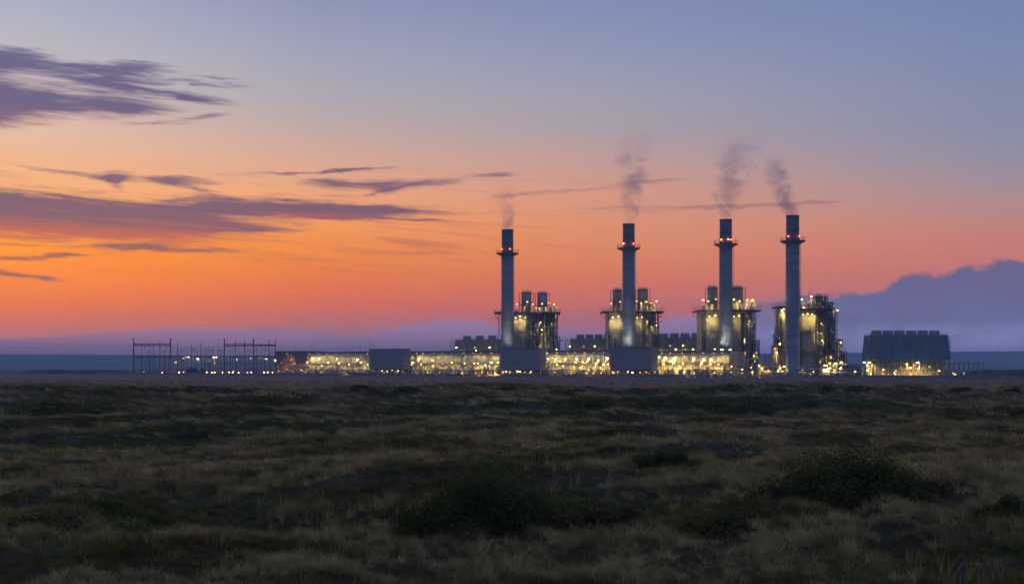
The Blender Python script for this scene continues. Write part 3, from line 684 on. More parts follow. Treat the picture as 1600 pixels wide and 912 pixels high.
boiler_unit(3, 'boiler unit with tall stepped dark pipework to the right of the rightmost stack', dict(cx=1264,
    casing=[(1249,1276,482,1.5,20),(1219,1231,482,2,14)], core=[(1276,1296,472,5,20),(1296,1306,492,5,18)],
    frame=[(1275,1293,463,582,0,4.2,5),(1290,1301,472,582,.3,4,4),(1300,1308,489,582,.2,4,3),(1307,1316,531,582,.2,4,3),(1315,1323,549,582,.2,4,3),(1208,1222,540,582,1,4,4),(1211,1222,522,545,1,4,3)],
    deck=[(1212,1229,478.5,-2.5,10),(1250,1300,482,-1.2,14)],
    drum=[(1279,1289,461,482)], clutter=[(1252,1300,462,482,30),(1290,1306,468,488,10),(1276,1320,545,580,14)], stair=[(1216,1221,480)],
    lamp=L4([(1253,467),(1268,463),(1309,484),(1225,482),(1222,484),(1256,480)],'soft',.4,.20)+L4([(1254,491),(1261,490),(1268,491),(1272,493)],'warm',-1.3,.21)+L4([(1222,487)],'warm',-.8,.24)
        +L4([(1283,520),(1290,535),(1300,515),(1312,540),(1298,555),(1285,560),(1310,562)],'dim',1.0,.22)+L4([(1296,567),(1305,567),(1314,565),(1288,570),(1208,558),(1213,550)],'soft',-.5,.24)))
# tall thin aerials on the last unit
x0, y0, s0, r0 = SP[3]
for px, pyt, ii in ((1268,447,0),(1264,452,1),(1289,455,2)):
    t = thing('aerial', (at(px, y0+9), y0+9, zz(486, y0+9)), ('tallest thin aerial on the roof of the rightmost boiler unit','shorter thin aerial just left of the tallest one on the rightmost boiler unit','short aerial above the stepped pipework of the rightmost boiler unit')[ii], 'aerial')
    h = zz(pyt, y0+9)-zz(486, y0+9); MB().tube([(0,0,0),(0,0,h)], .14, 5, .05).build('mast', M_steel, t); MB().box(-.8,.8,-.04,.04,h*.7,h*.7+.08).build('crossbar', M_steel, t)

# ------------------------------------------------------------------ the long lit hall in sections, filter houses in front
HALL_OFF = 31.0
def hall_frame(pxa, off): x, y = on_line(pxa, off); return (x, y, 0)
CABMESH = [MB().box(-.8,.8,-.6,.6,0,2.6).box(-.9,.9,-.7,.7,2.6,2.75).mesh('cabinet', M_cab),
           MB().lathe([(1.0,0),(1.0,4.2),(.8,4.7),(.2,4.9)], 14).mesh('vessel', M_cab, True),
           MB().box(-1.3,1.3,-.7,.7,0,3.6).box(-1.4,1.4,-.8,.8,3.6,3.8).mesh('cabinet', M_pale)]
def turbine_hall(pxa, pxb, pyt, label, lamps, hi_lamps, roof_lamps, mat=M_pale, dens=2.7, seed=0, bays=True):
    where = ('', 'left of the first grey block', 'between first and second grey blocks', 'between second and third grey blocks', 'right of the third grey block')[seed]
    rr = random.Random(seed+90); o = hall_frame(pxa, HALL_OFF); s_a = along(pxa, HALL_OFF)
    L = along(pxb, HALL_OFF)-s_a; Ym = on_line((pxa+pxb)/2, HALL_OFF)[1]; H = zz(pyt, Ym)
    t = thing('turbine_hall', o, label, 'industrial hall', PSI, 'sections of the long lit hall')
    MB().box(0, L, .25, 20, 0, H-.25).build('wall', mat, t)
    n = max(3, round(L/3.3)); wp = L/n
    pm = MB().box(.05, wp-.05, 0, .25, 6.9, H-.9).mesh('wall_panel', mat)
    for i in range(n): inst(pm, 'wall_panel', t, (i*wp,0,0))
    MB().box(-.1, L-.02, -.35, 20.2, H-.25, H+.25).build('roof', M_roof, t)
    MB().box(0, L-.02, -.25, .2, H-.85, H-.3).build('gutter', M_roof, t)
    if bays:
        m = MB().box(.05, L-.05, -7.2, -6.8, 6.3, 6.65).box(.05, L-.05, -.4, -.02, 6.3, 6.6)
        m.build('bay_beam', M_pale, t)
        nb = max(3, round(L/dens)); cm = MB().box(-.16,.16,-.16,.16,0,6.3).mesh('column', M_pale); dm = MB().box(-.8,.8,-.06,.05,0,3.4).mesh('door', M_door)
        for i in range(nb+1):
            xx = L*i/nb; inst(cm, 'column', t, (min(max(xx,.3),L-.3), -7.0, 0))
            if i < nb and i % 3 == 1: inst(dm, 'door', t, (xx+.5*L/nb, .15, 0))
            if i < nb and i % 2 == 0: MB().tube([(xx+.4,-7.0,6.3),(xx+.4,-.3,6.3)], .1, 4).build('bay_rafter', M_pale, t)
        for i in range(nb):
            if rr.random() < .85:
                xx = L*(i+.5)/nb+rr.uniform(-.3,.3); k = rr.randrange(3)
                c = bpy.data.objects.new('vessel' if k == 1 else 'equipment_cabinet', CABMESH[k]); COL.objects.link(c)
                p = Vector(o)+Vector((DV.x*xx+BV.x*(-4.5+rr.uniform(-1,2)), DV.y*xx+BV.y*(-4.5+rr.uniform(-1,1.5)), 0)); c.location = p; c.rotation_euler[2] = PSI
                c.scale = (rr.uniform(.7,1.1), 1, rr.uniform(.7,1.25))
                if k == 1: tag(c, 'pale upright vessel in the lit bays of the hall '+where, 'vessel', 'vessels in the hall bays '+where)
                elif k == 0: tag(c, 'narrow pale cabinet in the lit bays of the hall '+where, 'cabinet', 'narrow cabinets in the bays '+where)
                else: tag(c, 'wide pale cabinet in the lit bays of the hall '+where, 'cabinet', 'wide cabinets in the bays '+where)
    for px, py, kind, r_ in lamps:
        xx = along(px, HALL_OFF-2.2)-s_a; lamp(t, (xx, -3.6, zz(py, on_line(px, HALL_OFF)[1])), kind, r_*.92)
    for px, py, kind, r_ in hi_lamps:
        xx = along(px, HALL_OFF-1.5)-s_a; lamp(t, (xx, -2.4, zz(py, on_line(px, HALL_OFF)[1])), kind, r_*.85)
        zq = zz(py, on_line(px, HALL_OFF)[1]); MB().tube([(xx+.1,-1.6,zq-.4),(xx-.8,-3.2,zq-1.8),(xx-1.0,-4.0,5.0),(xx-1.0,-4.0,0)], .24, 7).build('pipe', M_pipe, t)
    nw = max(2, round((pxb-pxa)/15))  # extra lamps added below the roof edge to wash the upper wall
    for i in range(nw):
        xx = L*(i+.5)/nw+rr.uniform(-1,1); lamp(t, (xx, -3.0, H-1.0), 'dim', .22)
    for px, py, kind, r_ in roof_lamps:
        xx = along(px, HALL_OFF+6)-s_a; zq = zz(py, on_line(px, HALL_OFF+6)[1])
        lp = lamp(t, (xx, 6, zq), kind, r_); MB().box(xx-.06,xx+.06,5.94,6.06,H+.25,zq).build('lamp_stub', M_steel, t)
    return H
W_ = lambda lst, kind='warm', r_=.30: [(px, py, kind, r_) for px, py in lst]
o = hall_frame(432, HALL_OFF-3)
def control_building():
    off = HALL_OFF-3; s_a = along(430, off); L = along(479.5, off)-s_a; Ym = on_line(455, off)[1]; H = zz(548.5, Ym)
    t = thing('control_building', hall_frame(430, off), 'dim reddish brown block at the left end of the lit hall, with orange lamps', 'building', PSI)
    MB().box(0, L, .2, 18, 0, H-.3).build('wall', M_red, t)
    n = 7; pm = MB().box(.06, L/n-.06, 0, .2, .3, H-.8).mesh('wall_panel', M_red)
    for i in range(n): inst(pm, 'wall_panel', t, (i*L/n,0,0))
    MB().box(-.2, L+.0, -.25, 18.2, H-.3, H+.15).build('roof', M_roof, t)
    for px, py, k, r_ in ((450,552,'amber',.24),(457,561.5,'amber',.24),(442,567,'amber',.16),(436,572,'soft',.16),(450,573,'soft',.15),(467,576,'amber',.16),(444,579,'amber',.15),(456,580,'amber',.15),(474,579,'soft',.15)):
        xx = along(px, off-1.6)-s_a; lamp(t, (xx, -2.6, zz(py, Ym)), k, r_*.7)
control_building()
turbine_hall(480, 632, 549.5, 'leftmost section of the long lit hall, left of and behind the first grey block', W_([(482.5,565),(492,568),(515,566),(532,567),(566,566),(577,569)],'warm',.27)+W_([(505,571),(548,569)],'soft',.22),
             W_([(490,559),(500,560)],'soft',.22)+W_([(528,560),(560,561)],'soft',.20), [], seed=1)
turbine_hall(632.5, 812, 548.5, 'section of the lit hall between the first and second grey blocks', W_([(647,566),(678,563),(678.5,571),(694,568),(708,566),(728,567),(743,567),(749,567),(770,566),(780,566)],'warm',.30)+W_([(660,569),(720,571),(760,570)],'soft',.22),
             W_([(655,560)],'soft',.2), W_([(730,548),(744,547)],'soft',.24)+W_([(792,545.5),(801,545.5)],'white',.42), seed=2)
turbine_hall(812.5, 986, 547.5, 'section of the lit hall between the second and third grey blocks', W_([(847,565),(872,569),(902,567),(917,567),(932,567),(945,569),(952,568)],'warm',.29),
             W_([(857,560),(870,560),(885,560),(902,560),(921,560),(936,562),(950,559)],'warm',.29), W_([(946,546.5)],'soft',.22)+W_([(975,545),(988,545)],'white',.42), seed=3)
turbine_hall(986.5, 1140, 548.5, 'rightmost section of the lit hall, from the third grey block to the third stack', W_([(1026,562),(1039,568),(1054,566),(1069,568),(1081,567),(1098,568),(1112,568),(1125,568)],'warm',.29),
             W_([(1031,557),(1041,558),(1056,558),(1085,560),(1100,561),(1112,561)],'warm',.29), W_([(1056,545),(1083,545),(1117,545)],'soft',.22)+W_([(1128,547),(1141,547)],'white',.42), seed=4)

def filter_house(pxa, pxb, pyt, pyb, label, lamps):
    side = 'leftmost' if pxa < 700 else 'middle' if pxa < 900 else 'rightmost'
    off = 12.0; s_a = along(pxa, off); L = along(pxb, off)-s_a; Ym = on_line((pxa+pxb)/2, off)[1]; z1, z0 = zz(pyt, Ym), zz(pyb, Ym); D = 7.0
    t = thing('filter_house', hall_frame(pxa, off), label, 'filter house', PSI, 'grey filter houses on legs')
    MB().box(.1, L-.1, .12, D, z0+.05, z1-.05).build('shell', M_filt2, t)
    nx, nz = 9, 5; w_, h_ = L/nx, (z1-z0)/nz
    pm = MB().box(.09, w_-.09, 0, .12, .07, h_-.07).mesh('panel', M_filt)
    for i in range(nx):
        for j in range(nz): inst(pm, 'panel', t, (i*w_, 0, z0+j*h_))
    ps = MB().box(0, .1, .09, D/3-.09, .07, h_-.07).mesh('panel', M_filt)
    for i in range(3):
        for j in range(nz): inst(ps, 'panel', t, (L-.1, .12+i*(D-.12)/3, z0+j*h_))
    MB().box(-.2, L+.2, -.2, D+.2, z1-.03, z1+.3).build('roof', M_roof, t)
    MB().box(-.1, L+.1, -.1, D+.1, z0-.35, z0+.02).build('floor_frame', M_steel, t)
    lm = MB().box(-.2,.2,-.2,.2,0,z0-.35).mesh('leg', M_steel)
    for i in range(6):
        for d in (.3, D-.3): inst(lm, 'leg', t, (.3+(L-.6)*i/5, d, 0))
    MB().box(L*.2, L*.8, D, D+13, z0+2, z1-2).build('duct', M_filt2, t)
    for px, py, k, r_ in lamps: lamp(t, (along(px, off+2)-s_a, 2.0, zz(py, Ym)), k, r_)
    for i in range(5):
        c = bpy.data.objects.new('equipment_cabinet', CABMESH[2 if i % 2 else 0]); COL.objects.link(c); xx = L*(i+.6)/5.4
        x, y = line_pt(s_a+xx, off+4.5); c.location = (x, y, 0); c.rotation_euler[2] = PSI; c.scale = (.9,.8,.62)
        if i % 2: tag(c, 'wide pale cabinet in the lit gap beneath the '+side+' grey block', 'cabinet', 'wide cabinets under the '+side+' grey block')
        else: tag(c, 'narrow pale cabinet in the lit gap beneath the '+side+' grey block', 'cabinet', 'narrow cabinets under the '+side+' grey block')
filter_house(577, 630, 545.5, 576.5, 'grey panelled block on legs farthest left, before the hall', W_([(597,579),(605,580),(613,578),(622,579)],'soft',.2)+W_([(629,579)],'amber',.16))
filter_house(781, 843.5, 544.5, 577.5, 'grey panelled block on legs in the middle, below the leftmost stack', W_([(791,580),(808,579),(812,580),(830,580)],'soft',.22)+W_([(797,580),(820,581)],'amber',.2))
filter_house(953, 1018, 543.5, 578, 'grey panelled block on legs farthest right, below the second stack', W_([(966,581),(981,580),(988,581)],'soft',.23)+W_([(1000,581),(1010,581),(959,582)],'amber',.2))

# ------------------------------------------------------------------ cooling towers
def cooling_tower(x, y, rz, L, Wd, z0, z1, nf, rf, hf, mat, label, taper=.5, lamps=()):
    t = thing('cooling_tower', (x,y,0), label, 'cooling tower', rz, 'cooling towers with rows of fans')
    c = MB().frustum((0,L,0,Wd,z0), (taper,L-taper,taper,Wd-taper,z1)).build('casing', mat, t)
    nb = 14
    for j in range(1, nb):
        u = j/nb; e = taper*u-.09; z = z0+(z1-z0)*u
        MB().box(e, L-e, e, Wd-e, z-.05, z+.05).build('board_joint', mat, c)
    m = MB()
    for i in range(nf+1):
        for d, sg in ((0,-1),):
            xx = min(max(L*i/nf, .2), L-.2); m.tube([(xx, -.08, z0), (xx, taper-.08, z1)], .15, 4)
    m.build('rib', M_fan, c)
    MB().box(taper-.1, L-taper+.1, taper-.1, Wd-taper+.1, z1-.02, z1+.3).build('roof_deck', M_fan, t)
    railing(MB(), [(taper+(L-2*taper)*i/12, taper, z1+.3) for i in range(13)]+[(L-taper-(L-2*taper)*i/12, Wd-taper, z1+.3) for i in range(13)], .9, post=.03).build('railing', M_rail, t)
    for i in range(nf):
        cx_ = taper+(L-2*taper)*(i+.5)/nf
        f = MB().lathe([(rf*1.05,z1+.3),(rf*.97,z1+.3+hf*.45),(rf*1.02,z1+.3+hf),(rf*.95,z1+.3+hf),(rf*.9,z1+.5)], 24, (cx_, Wd/2), False).build('fan_shroud', M_fan, t); f.data.shade_smooth()
        b = MB()
        for k in range(6): a = k*PI/3+i; b.add([(cx_+.2*math.cos(a+.4),Wd/2+.2*math.sin(a+.4),z1+1.2),(cx_+.2*math.cos(a-.4),Wd/2+.2*math.sin(a-.4),z1+1.3),(cx_+rf*.88*math.cos(a-.1),Wd/2+rf*.88*math.sin(a-.1),z1+1.3),(cx_+rf*.88*math.cos(a+.1),Wd/2+rf*.88*math.sin(a+.1),z1+1.1)], [(0,1,2,3)])
        b.build('fan', M_steel, f)
    if z0 > 1:
        cm = MB().box(-.2,.2,-.2,.2,0,z0).mesh('leg', M_cool2); n = nf*2
        for i in range(n+1):
            for d in (.3, Wd-.3): inst(cm, 'leg', t, (.25+(L-.5)*i/n, d, 0))
        for d in (Wd*.33, Wd*.66):
            for xx in (.3, L-.3): inst(cm, 'leg', t, (xx, d, 0))
        MB().box(.6, L-.6, Wd*.35, Wd*.65, 0, z0-.1).build('fill', M_cool2, t)
        m = MB()
        for i in range(n): m.tube([(.25+(L-.5)*i/n,.3,0),(.25+(L-.5)*(i+1)/n,.3,z0)] if i % 2 else [(.25+(L-.5)*i/n,.3,z0),(.25+(L-.5)*(i+1)/n,.3,0)], .09, 4)
        m.box(0, L, .2, .4, z0*.5-.12, z0*.5+.12); m.build('brace', M_cool2, t)
    m = MB()       # outside stair
    for k in range(6): m.box(-2.4, -.2, 1, 3.4, z1*(k+1)/6-.1, z1*(k+1)/6); m.box(-2.3, -2.1, 1, 1.2, z1*k/6, z1*(k+1)/6+1.0); m.tube([(-2.3,1.1,z1*k/6),(-.4,1.1,z1*(k+1)/6)] if k % 2 else [(-.4,1.1,z1*k/6),(-2.3,1.1,z1*(k+1)/6)], .12, 4)
    m.build('stair', M_steel, t)
    for lx, ly, lz, k, r_ in lamps: lamp(t, (lx, ly, lz), k, r_)
    return t
for pxa, pxb, pyt, nf, rf, lb in ((707,812,531,5,2.7,'dark cooling tower behind the hall, left of and behind the leftmost stack'),(887,965,529.5,5,2.4,'dark cooling tower behind the hall between the two left stacks'),(1016,1108,528,5,2.7,'dark cooling tower behind the hall between the second and third stacks')):
    off = 105; x, y = on_line(pxa, off); L = along(pxb, off)-along(pxa, off); Ym = on_line((pxa+pxb)/2, off)[1]
    cooling_tower(x, y, PSI, L, 16, 0.5, zz(pyt, Ym), nf, rf, 2.7, M_cool2, lb, 1.2, [(L*f, -4.5, 17.0, k_, .34) for f, k_ in ((.12,'soft'),(.4,'dim'),(.62,'soft'),(.9,'dim'))])
xc, yc = at(1369, 592), 592.0
th = math.radians(2); Lc, Wc = 34.9, 22.0
cooling_tower(xc, yc, th, Lc, Wc, 7.8, 19.4, 6, 2.4, 2.2, M_cool, 'large dark blue cooling tower with six fans standing at the right', .9,
    ((14,-1,6.2,'warm',.30),(19,-1.2,6.9,'warm',.42),(17,3,4.5,'warm',.3),(21,3,4.0,'soft',.3),(26,3,5.0,'dim',.3),(-1.2,6,7.0,'warm',.36),(-1.2,14,7.0,'warm',.36),(-1.2,9,3.3,'soft',.3),(30,1,3,'soft',.2),(3,-1.2,3.5,'soft',.26),(9,-1,3,'dim',.3)))

# ------------------------------------------------------------------ tanks, pipe racks and lamps at the right-hand end
def tank(px, pyt, w_px, Y, label, mat=M_tank, rail=False):
    r = w_px/2*Y/F; h = zz(pyt, Y); t = thing('storage_tank', (at(px, Y), Y, 0), label, 'storage tank', 0, 'tanks at the right of the works')
    d = MB().lathe([(r,0),(r,h-.5),(r*.9,h-.15),(.15,h+.2)], 26).build('shell', mat, t); d.data.shade_smooth()
    for f in (.33,.66,.97): MB().lathe([(r+.01,h*f-.4),(r+.09,h*f-.4),(r+.09,h*f-.25),(r+.01,h*f-.25)], 26, cap=False).build('band', mat, d)
    railing(MB(), [(r*.95*math.cos(2*PI*k/14), r*.95*math.sin(2*PI*k/14), h-.4) for k in range(14)], 1.0).build('railing', M_rail, t)
    m = MB()
    for k in (-.25,.25): m.tube([(k-r*.3,-r-.2,0),(k-r*.3,-r-.2,h+.6)], .05, 4)
    m.build('ladder', M_steel, t); return t
tank(1197, 556, 24, 598, 'pale round tank between the third and fourth stacks')
tank(1327, 570.5, 36, 588, 'wide low dark tank between the rightmost boiler unit and the big cooling tower', M_collar)
tank(1180, 566, 11, 590, 'slim upright tank below the third boiler unit')
tank(1262, 570, 20, 586, 'small low tank right of the base of the rightmost stack')
tank(1288, 572, 15, 583, 'small low tank below the stepped pipework', M_pipe)
tank(1166, 560, 8, 592, 'narrow pale vessel at the foot of the third boiler unit', M_pipe)
def pipe_rack(px0, px1, Y0, Y1, levels, label, seed, step=4.2, lamps=()):
    rr = random.Random(seed); a = Vector((at(px0, Y0), Y0, 0)); b = Vector((at(px1, Y1), Y1, 0)); d = b-a; L = d.length
    t = thing('pipe_rack', a, label, 'pipe rack', math.atan2(d.y, d.x)); n = max(2, int(L/step)); top = max(levels)
    cm = MB().box(-.11,.11,-.11,.11,0,top+.3).mesh('post', M_galv)
    for i in range(n+1):
        for yy in (0, 2.2): inst(cm, 'post', t, (L*i/n, yy, 0))
        m = MB()
        for z in levels: m.box(L*i/n-.08, L*i/n+.08, 0, 2.2, z-.1, z)
        m.build('crossbeam', M_galv, t)
    for z in levels:
        for yy in (.3, .9, 1.6):
            u0, u1 = rr.choice((0,0,.1,.3)), rr.choice((1,1,.9,.7)); r_ = rr.choice((.11,.16,.24))
            pts = [(L*u0,yy,z+r_),(L*u1,yy,z+r_)]
            if rr.random() < .5: pts = [(L*u0,yy,.3)]+pts
            if rr.random() < .5: pts = pts+[(L*u1,yy,max(.3,z-2.5))]
            MB().tube(pts, r_, 6).build('pipe', rr.choice((M_pipe, M_pipe2, M_galv)), t)
    for u, z, k, r_ in lamps: lamp(t, (u*L, -.5, z), k, r_)
pipe_rack(1140, 1182, 612, 600, (3.0,5.6,8.2), 'three level pipe rack by the end of the hall below the third boiler unit', 1, lamps=((.1,5,'soft',.2),(.5,3.6,'warm',.22),(.85,4.5,'soft',.2),(.97,7.4,'soft',.18)))
pipe_rack(1186, 1228, 592, 586, (2.4,4.6), 'two level pipe rack between the third and fourth stacks', 2, lamps=((.02,5.4,'warm',.25),(.12,4.2,'warm',.28),(.36,3.4,'amber',.2),(.8,4.2,'warm',.26),(.95,5.0,'warm',.28)))
pipe_rack(1246, 1346, 583, 578, (2.2,3.6), 'low pipe rack along the front of the rightmost boiler unit', 3, lamps=((.42,3.6,'warm',.24),(.5,4.3,'warm',.27),(.58,3.4,'warm',.24),(.68,4.4,'soft',.2),(.08,3.4,'amber',.16),(.25,2.6,'soft',.15),(.9,2.8,'soft',.15)))
pipe_rack(1482, 1536, 580, 600, (3.0,6.6), 'open pipe rack with lean pipes right of the big cooling tower', 4, lamps=((.1,2.0,'amber',.2),(.16,1.5,'soft',.16),(.42,2.2,'dim',.15)))
pipe_rack(1060, 1190, 592, 566, (2.0,3.1), 'long low pipe rack behind the fence at the right part of the hall', 6, lamps=((.08,2.4,'soft',.16),(.2,2.0,'dim',.2),(.45,2.2,'soft',.14),(.65,2.4,'amber',.16),(.78,2.0,'amber',.16),(.9,2.6,'soft',.16)))
pipe_rack(640, 780, 690, 665, (2.2,3.0), 'long low pipe rack behind the fence between the left and middle grey blocks', 7, lamps=((.1,1.9,'dim',.2),(.35,1.9,'dim',.2),(.6,1.6,'amber',.14),(.75,1.6,'amber',.16),(.88,1.8,'amber',.18),(.96,1.7,'amber',.16)))
pipe_rack(848, 948, 640, 622, (2.0,3.0), 'long low pipe rack behind the fence between the middle and right grey blocks', 8, lamps=((.7,1.8,'amber',.2),(.8,1.6,'amber',.2),(.92,1.9,'amber',.2),(.2,2.2,'dim',.2)))
pipe_rack(484, 576, 738, 705, (2.0,3.0), 'long low pipe rack behind the fence below the leftmost hall section', 9, lamps=((.2,1.8,'dim',.2),(.6,2.0,'dim',.2)))
pipe_rack(431, 482, 770, 745, (2.4,4.2), 'small pipe rack with orange lamps before the brownish block', 10, lamps=((.1,2.0,'amber',.2),(.35,3.4,'amber',.2),(.55,2.0,'amber',.2),(.8,3.0,'soft',.16),(.93,1.6,'amber',.18)))

# ------------------------------------------------------------------ switchyard at the left
YS = 868.0
def gantry(posts, beam, label, Y=YS, extra=None):
    x0 = at(posts[0][0], Y); t = thing('gantry', (x0, Y, 0), label, 'switchyard gantry', 0, 'steel gantries of the switchyard')
    for px, pyt, r in posts:
        MB().tube([(at(px,Y)-x0,0,0),(at(px,Y)-x0,0,zz(pyt,Y))], r*1.35, 6, r*.9).build('post', M_steel, t)
    a, b, py, h = beam; z = zz(py, Y); m = MB(); xa, xb = at(a,Y)-x0, at(b,Y)-x0
    for yy in (-.5,.5):
        for zf in (-h, h): m.box(xa, xb, yy-.2, yy+.2, z+zf-.27, z+zf+.27)
    n = int((xb-xa)/2.0)
    for i in range(n):
        u0, u1 = xa+(xb-xa)*i/n, xa+(xb-xa)*(i+1)/n; s = 1 if i % 2 else -1
        for yy in (-.5,.5): m.tube([(u0,yy,z-s*h),(u1,yy,z+s*h)], .09, 4)
    m.build('beam', M_steel, t)
    for i in range(5):
        xx = xa+(xb-xa)*(i+.5)/5; m = MB()
        for k in range(7): m.lathe([(.06,z-h-.4-.36*k),(.20,z-h-.55-.36*k),(.06,z-h-.62-.36*k)], 7, (xx,0), False)
        m.tube([(xx,0,z-h),(xx,0,z-h-3)], .05, 4); m.tube([(xx,0,z-h-3),(xx+1.2,-1,z-h-6.5),(xx+.6,-1.5,z-h-9.4)], .05, 4)
        m.build('insulator_string', M_ins, t)
gantry([(209,528,.42),(266.3,528,.42)], (209,266.5,538.5,.55), 'leftmost tall steel gantry of the switchyard, one heavy beam between two posts')
gantry([(350.5,528.5,.40),(368,532,.26),(382,532,.26),(396.2,528.5,.40)], (350.5,396.5,539,.5), 'tall steel gantry of four posts in the right half of the switchyard')
gantry([(396.9,534,.2),(420.3,531,.30),(430.2,530,.28)], (397.2,431,539.3,.28), 'thin beamed gantry joining the last two tall switchyard posts at right', YS+.9)
def mast(px, pyt, label, r=.26, Y=YS, arm=()):
    t = thing('lightning_mast', (at(px,Y),Y,0), label, 'mast', 0, 'slim masts of the switchyard'); h = zz(pyt, Y)
    MB().tube([(0,0,0),(0,0,h*.72),(0,0,h)], r*1.5, 6, r*.4).build('pole', M_steel, t)
    for z_, w_ in arm: MB().box(-w_, w_, -.07,.07, h*z_, h*z_+.16).build('crossarm', M_steel, t)
mast(277, 534, 'slim mast just right of the leftmost gantry, with a crossarm at half height', .30, YS-6, ((.45,2.4),(.52,1.6)))
mast(299, 537, 'slim mast in the open middle of the switchyard, shorter than the one right of it', .26, YS+5, ((.9,.8),))
mast(314, 535.5, 'slim mast at the middle of the switchyard above the orange lit transformer', .30, YS, ((.95,.6),))
mast(332.5, 540, 'slim mast left of the four post gantry, with a white lamp beside it', .24, YS+3, ((.8,.9),))
mast(341, 533, 'thinnest mast close to the left of the four post gantry', .14, YS+12)
mast(221.5, 536, 'thin mast inside the leftmost gantry nearest its left post', .18, YS+10)
mast(240, 533, 'thin mast in the middle of the leftmost gantry', .15, YS+8)
mast(250, 531, 'thin mast inside the leftmost gantry nearest its right post, with crossarms', .18, YS+6, ((.62,2.2),(.9,1.0)))
rr = random.Random(77)
def busbars():
    for j, (py, Y, a, b, lb) in enumerate(((556.3,YS-8,207,432,'long upper bus pipe across the front of the switchyard'),(557.5,YS+14,212,430,'long upper bus pipe across the back of the switchyard'),(566.5,YS-3,300,436,'short lower bus pipe in the right half of the switchyard'))):
        o = MB().tube([(at(a,Y),Y,zz(py,Y)),(at(b,Y),Y,zz(py,Y))], .34 if j < 2 else .22, 6).build('busbar', M_galv); tag(o, lb, 'bus pipe')
busbars()
def support(px, pyt, Y, kind):
    h = zz(pyt, Y); t = thing('bus_support', (at(px,Y),Y,0), ('plain slim steel post carrying the switchyard bus pipes','steel post topped by a brown insulator in the switchyard','short switchyard post with a pair of arms')[kind], 'post', 0, ('plain posts of the switchyard','insulator posts of the switchyard','armed posts of the switchyard')[kind])
    hp = h if kind == 0 else h*.62
    MB().tube([(0,0,0),(0,0,hp)], .22, 5, .16).build('post', M_galv, t)
    if kind:
        m = MB()
        for k in range(6): z = hp+(h-hp)*k/6; m.lathe([(.1,z),(.26,z+.12),(.1,z+(h-hp)/6)], 8, cap=False)
        m.build('insulator', M_ins, t)
    if kind == 2: MB().box(-1.1,1.1,-.08,.08,h-.1,h+.06).tube([(-1.0,0,h),(1.3,0,h+1.4)], .06, 4).build('arm', M_galv, t)
PX = [219,224,229,234,239,244,249,254,259,263,271,276,281,284,322,327,331,336,340,345,354,359,364,369,374,379,385,390,394,399,403,408,412,417,422,427,434]
for i, px in enumerate(PX): support(px+rr.uniform(-1,1), 556.5, YS+(-8 if i % 3 else 14), 0)
for px in (216,227,242,257,268,287,318,325,334,343,352,362,372,381,388,397,406,415,424,432): support(px+rr.uniform(-2,2), rr.uniform(561,570), YS+rr.uniform(-16,-3), 1)
for px in (232,247,262,273,329,347,358,368,377,392,401,410,420): support(px+rr.uniform(-2,2), rr.uniform(563,574), YS+rr.uniform(-20,-10), 2)
for px, pyt, Y, ar in ((284,545,YS+9,.9),(293,548,YS-4,.8),(304,543,YS+11,.92),(308,550,YS-7,.7),(320,546,YS+2,.85),(325,542,YS+13,.9),(329,549,YS-9,.8),(345,546,YS+6,.93),(360,544,YS+10,.9),(375,547,YS-5,.85),(389,545,YS+8,.9),(401,543,YS+12,.92),(408,548,YS-6,.8),(414,541,YS+9,.9),(425,545,YS+4,.85),(233,546,YS+12,.9),(257,544,YS+9,.88)):
    t = thing('switchyard_pole', (at(px,Y),Y,0), 'thin dark pole with a short crossarm among the switchyard gantries', 'pole', 0, 'thin crossarm poles of the switchyard'); h = zz(pyt, Y)
    MB().tube([(0,0,0),(0,0,h)], .24, 5, .12).build('pole', M_steel, t); MB().box(-1.5,1.5,-.1,.1,h*ar,h*ar+.22).tube([(-1.4,0,h*ar),(-1.4,0,h*ar-1.6)], .12, 5).tube([(1.4,0,h*ar),(1.4,0,h*ar-1.6)], .12, 5).build('crossarm', M_steel, t)
def transformer(px0, px1, pyt, Y, label, mat):
    w_ = (px1-px0)/2*Y/F; h = zz(pyt, Y); t = thing('transformer', (at((px0+px1)/2,Y),Y,0), label, 'transformer', 0, 'transformers of the switchyard')
    MB().box(-w_*.8,w_*.8,-1.6,1.6,.3,h*.72).build('tank', mat, t)
    m = MB()
    for i in range(9): xx = -w_*.75+w_*1.5*i/8; m.box(xx-.08,xx+.08,-2.3,-1.65,.6,h*.66)
    m.build('radiator', mat, t)
    MB().tube([(-w_*.9,.5,h*.85),(w_*.5,.5,h*.85)], .5, 10).build('oil_drum', mat, t)
    for i in range(3):
        b = MB(); xx = -w_*.5+w_*.5*i
        for k in range(4): b.lathe([(.1,h*.72+.3*k),(.24,h*.72+.3*k+.1),(.1,h*.72+.3*k+.3)], 8, (xx,-.6), False)
        b.build('bushing', M_ins, t)
transformer(290, 312, 574, YS-18, 'dark boxy transformer on the ground in the middle of the switchyard', M_collar)
transformer(314, 321, 575, YS-14, 'small orange lit transformer below the middle mast of the switchyard', M_red)
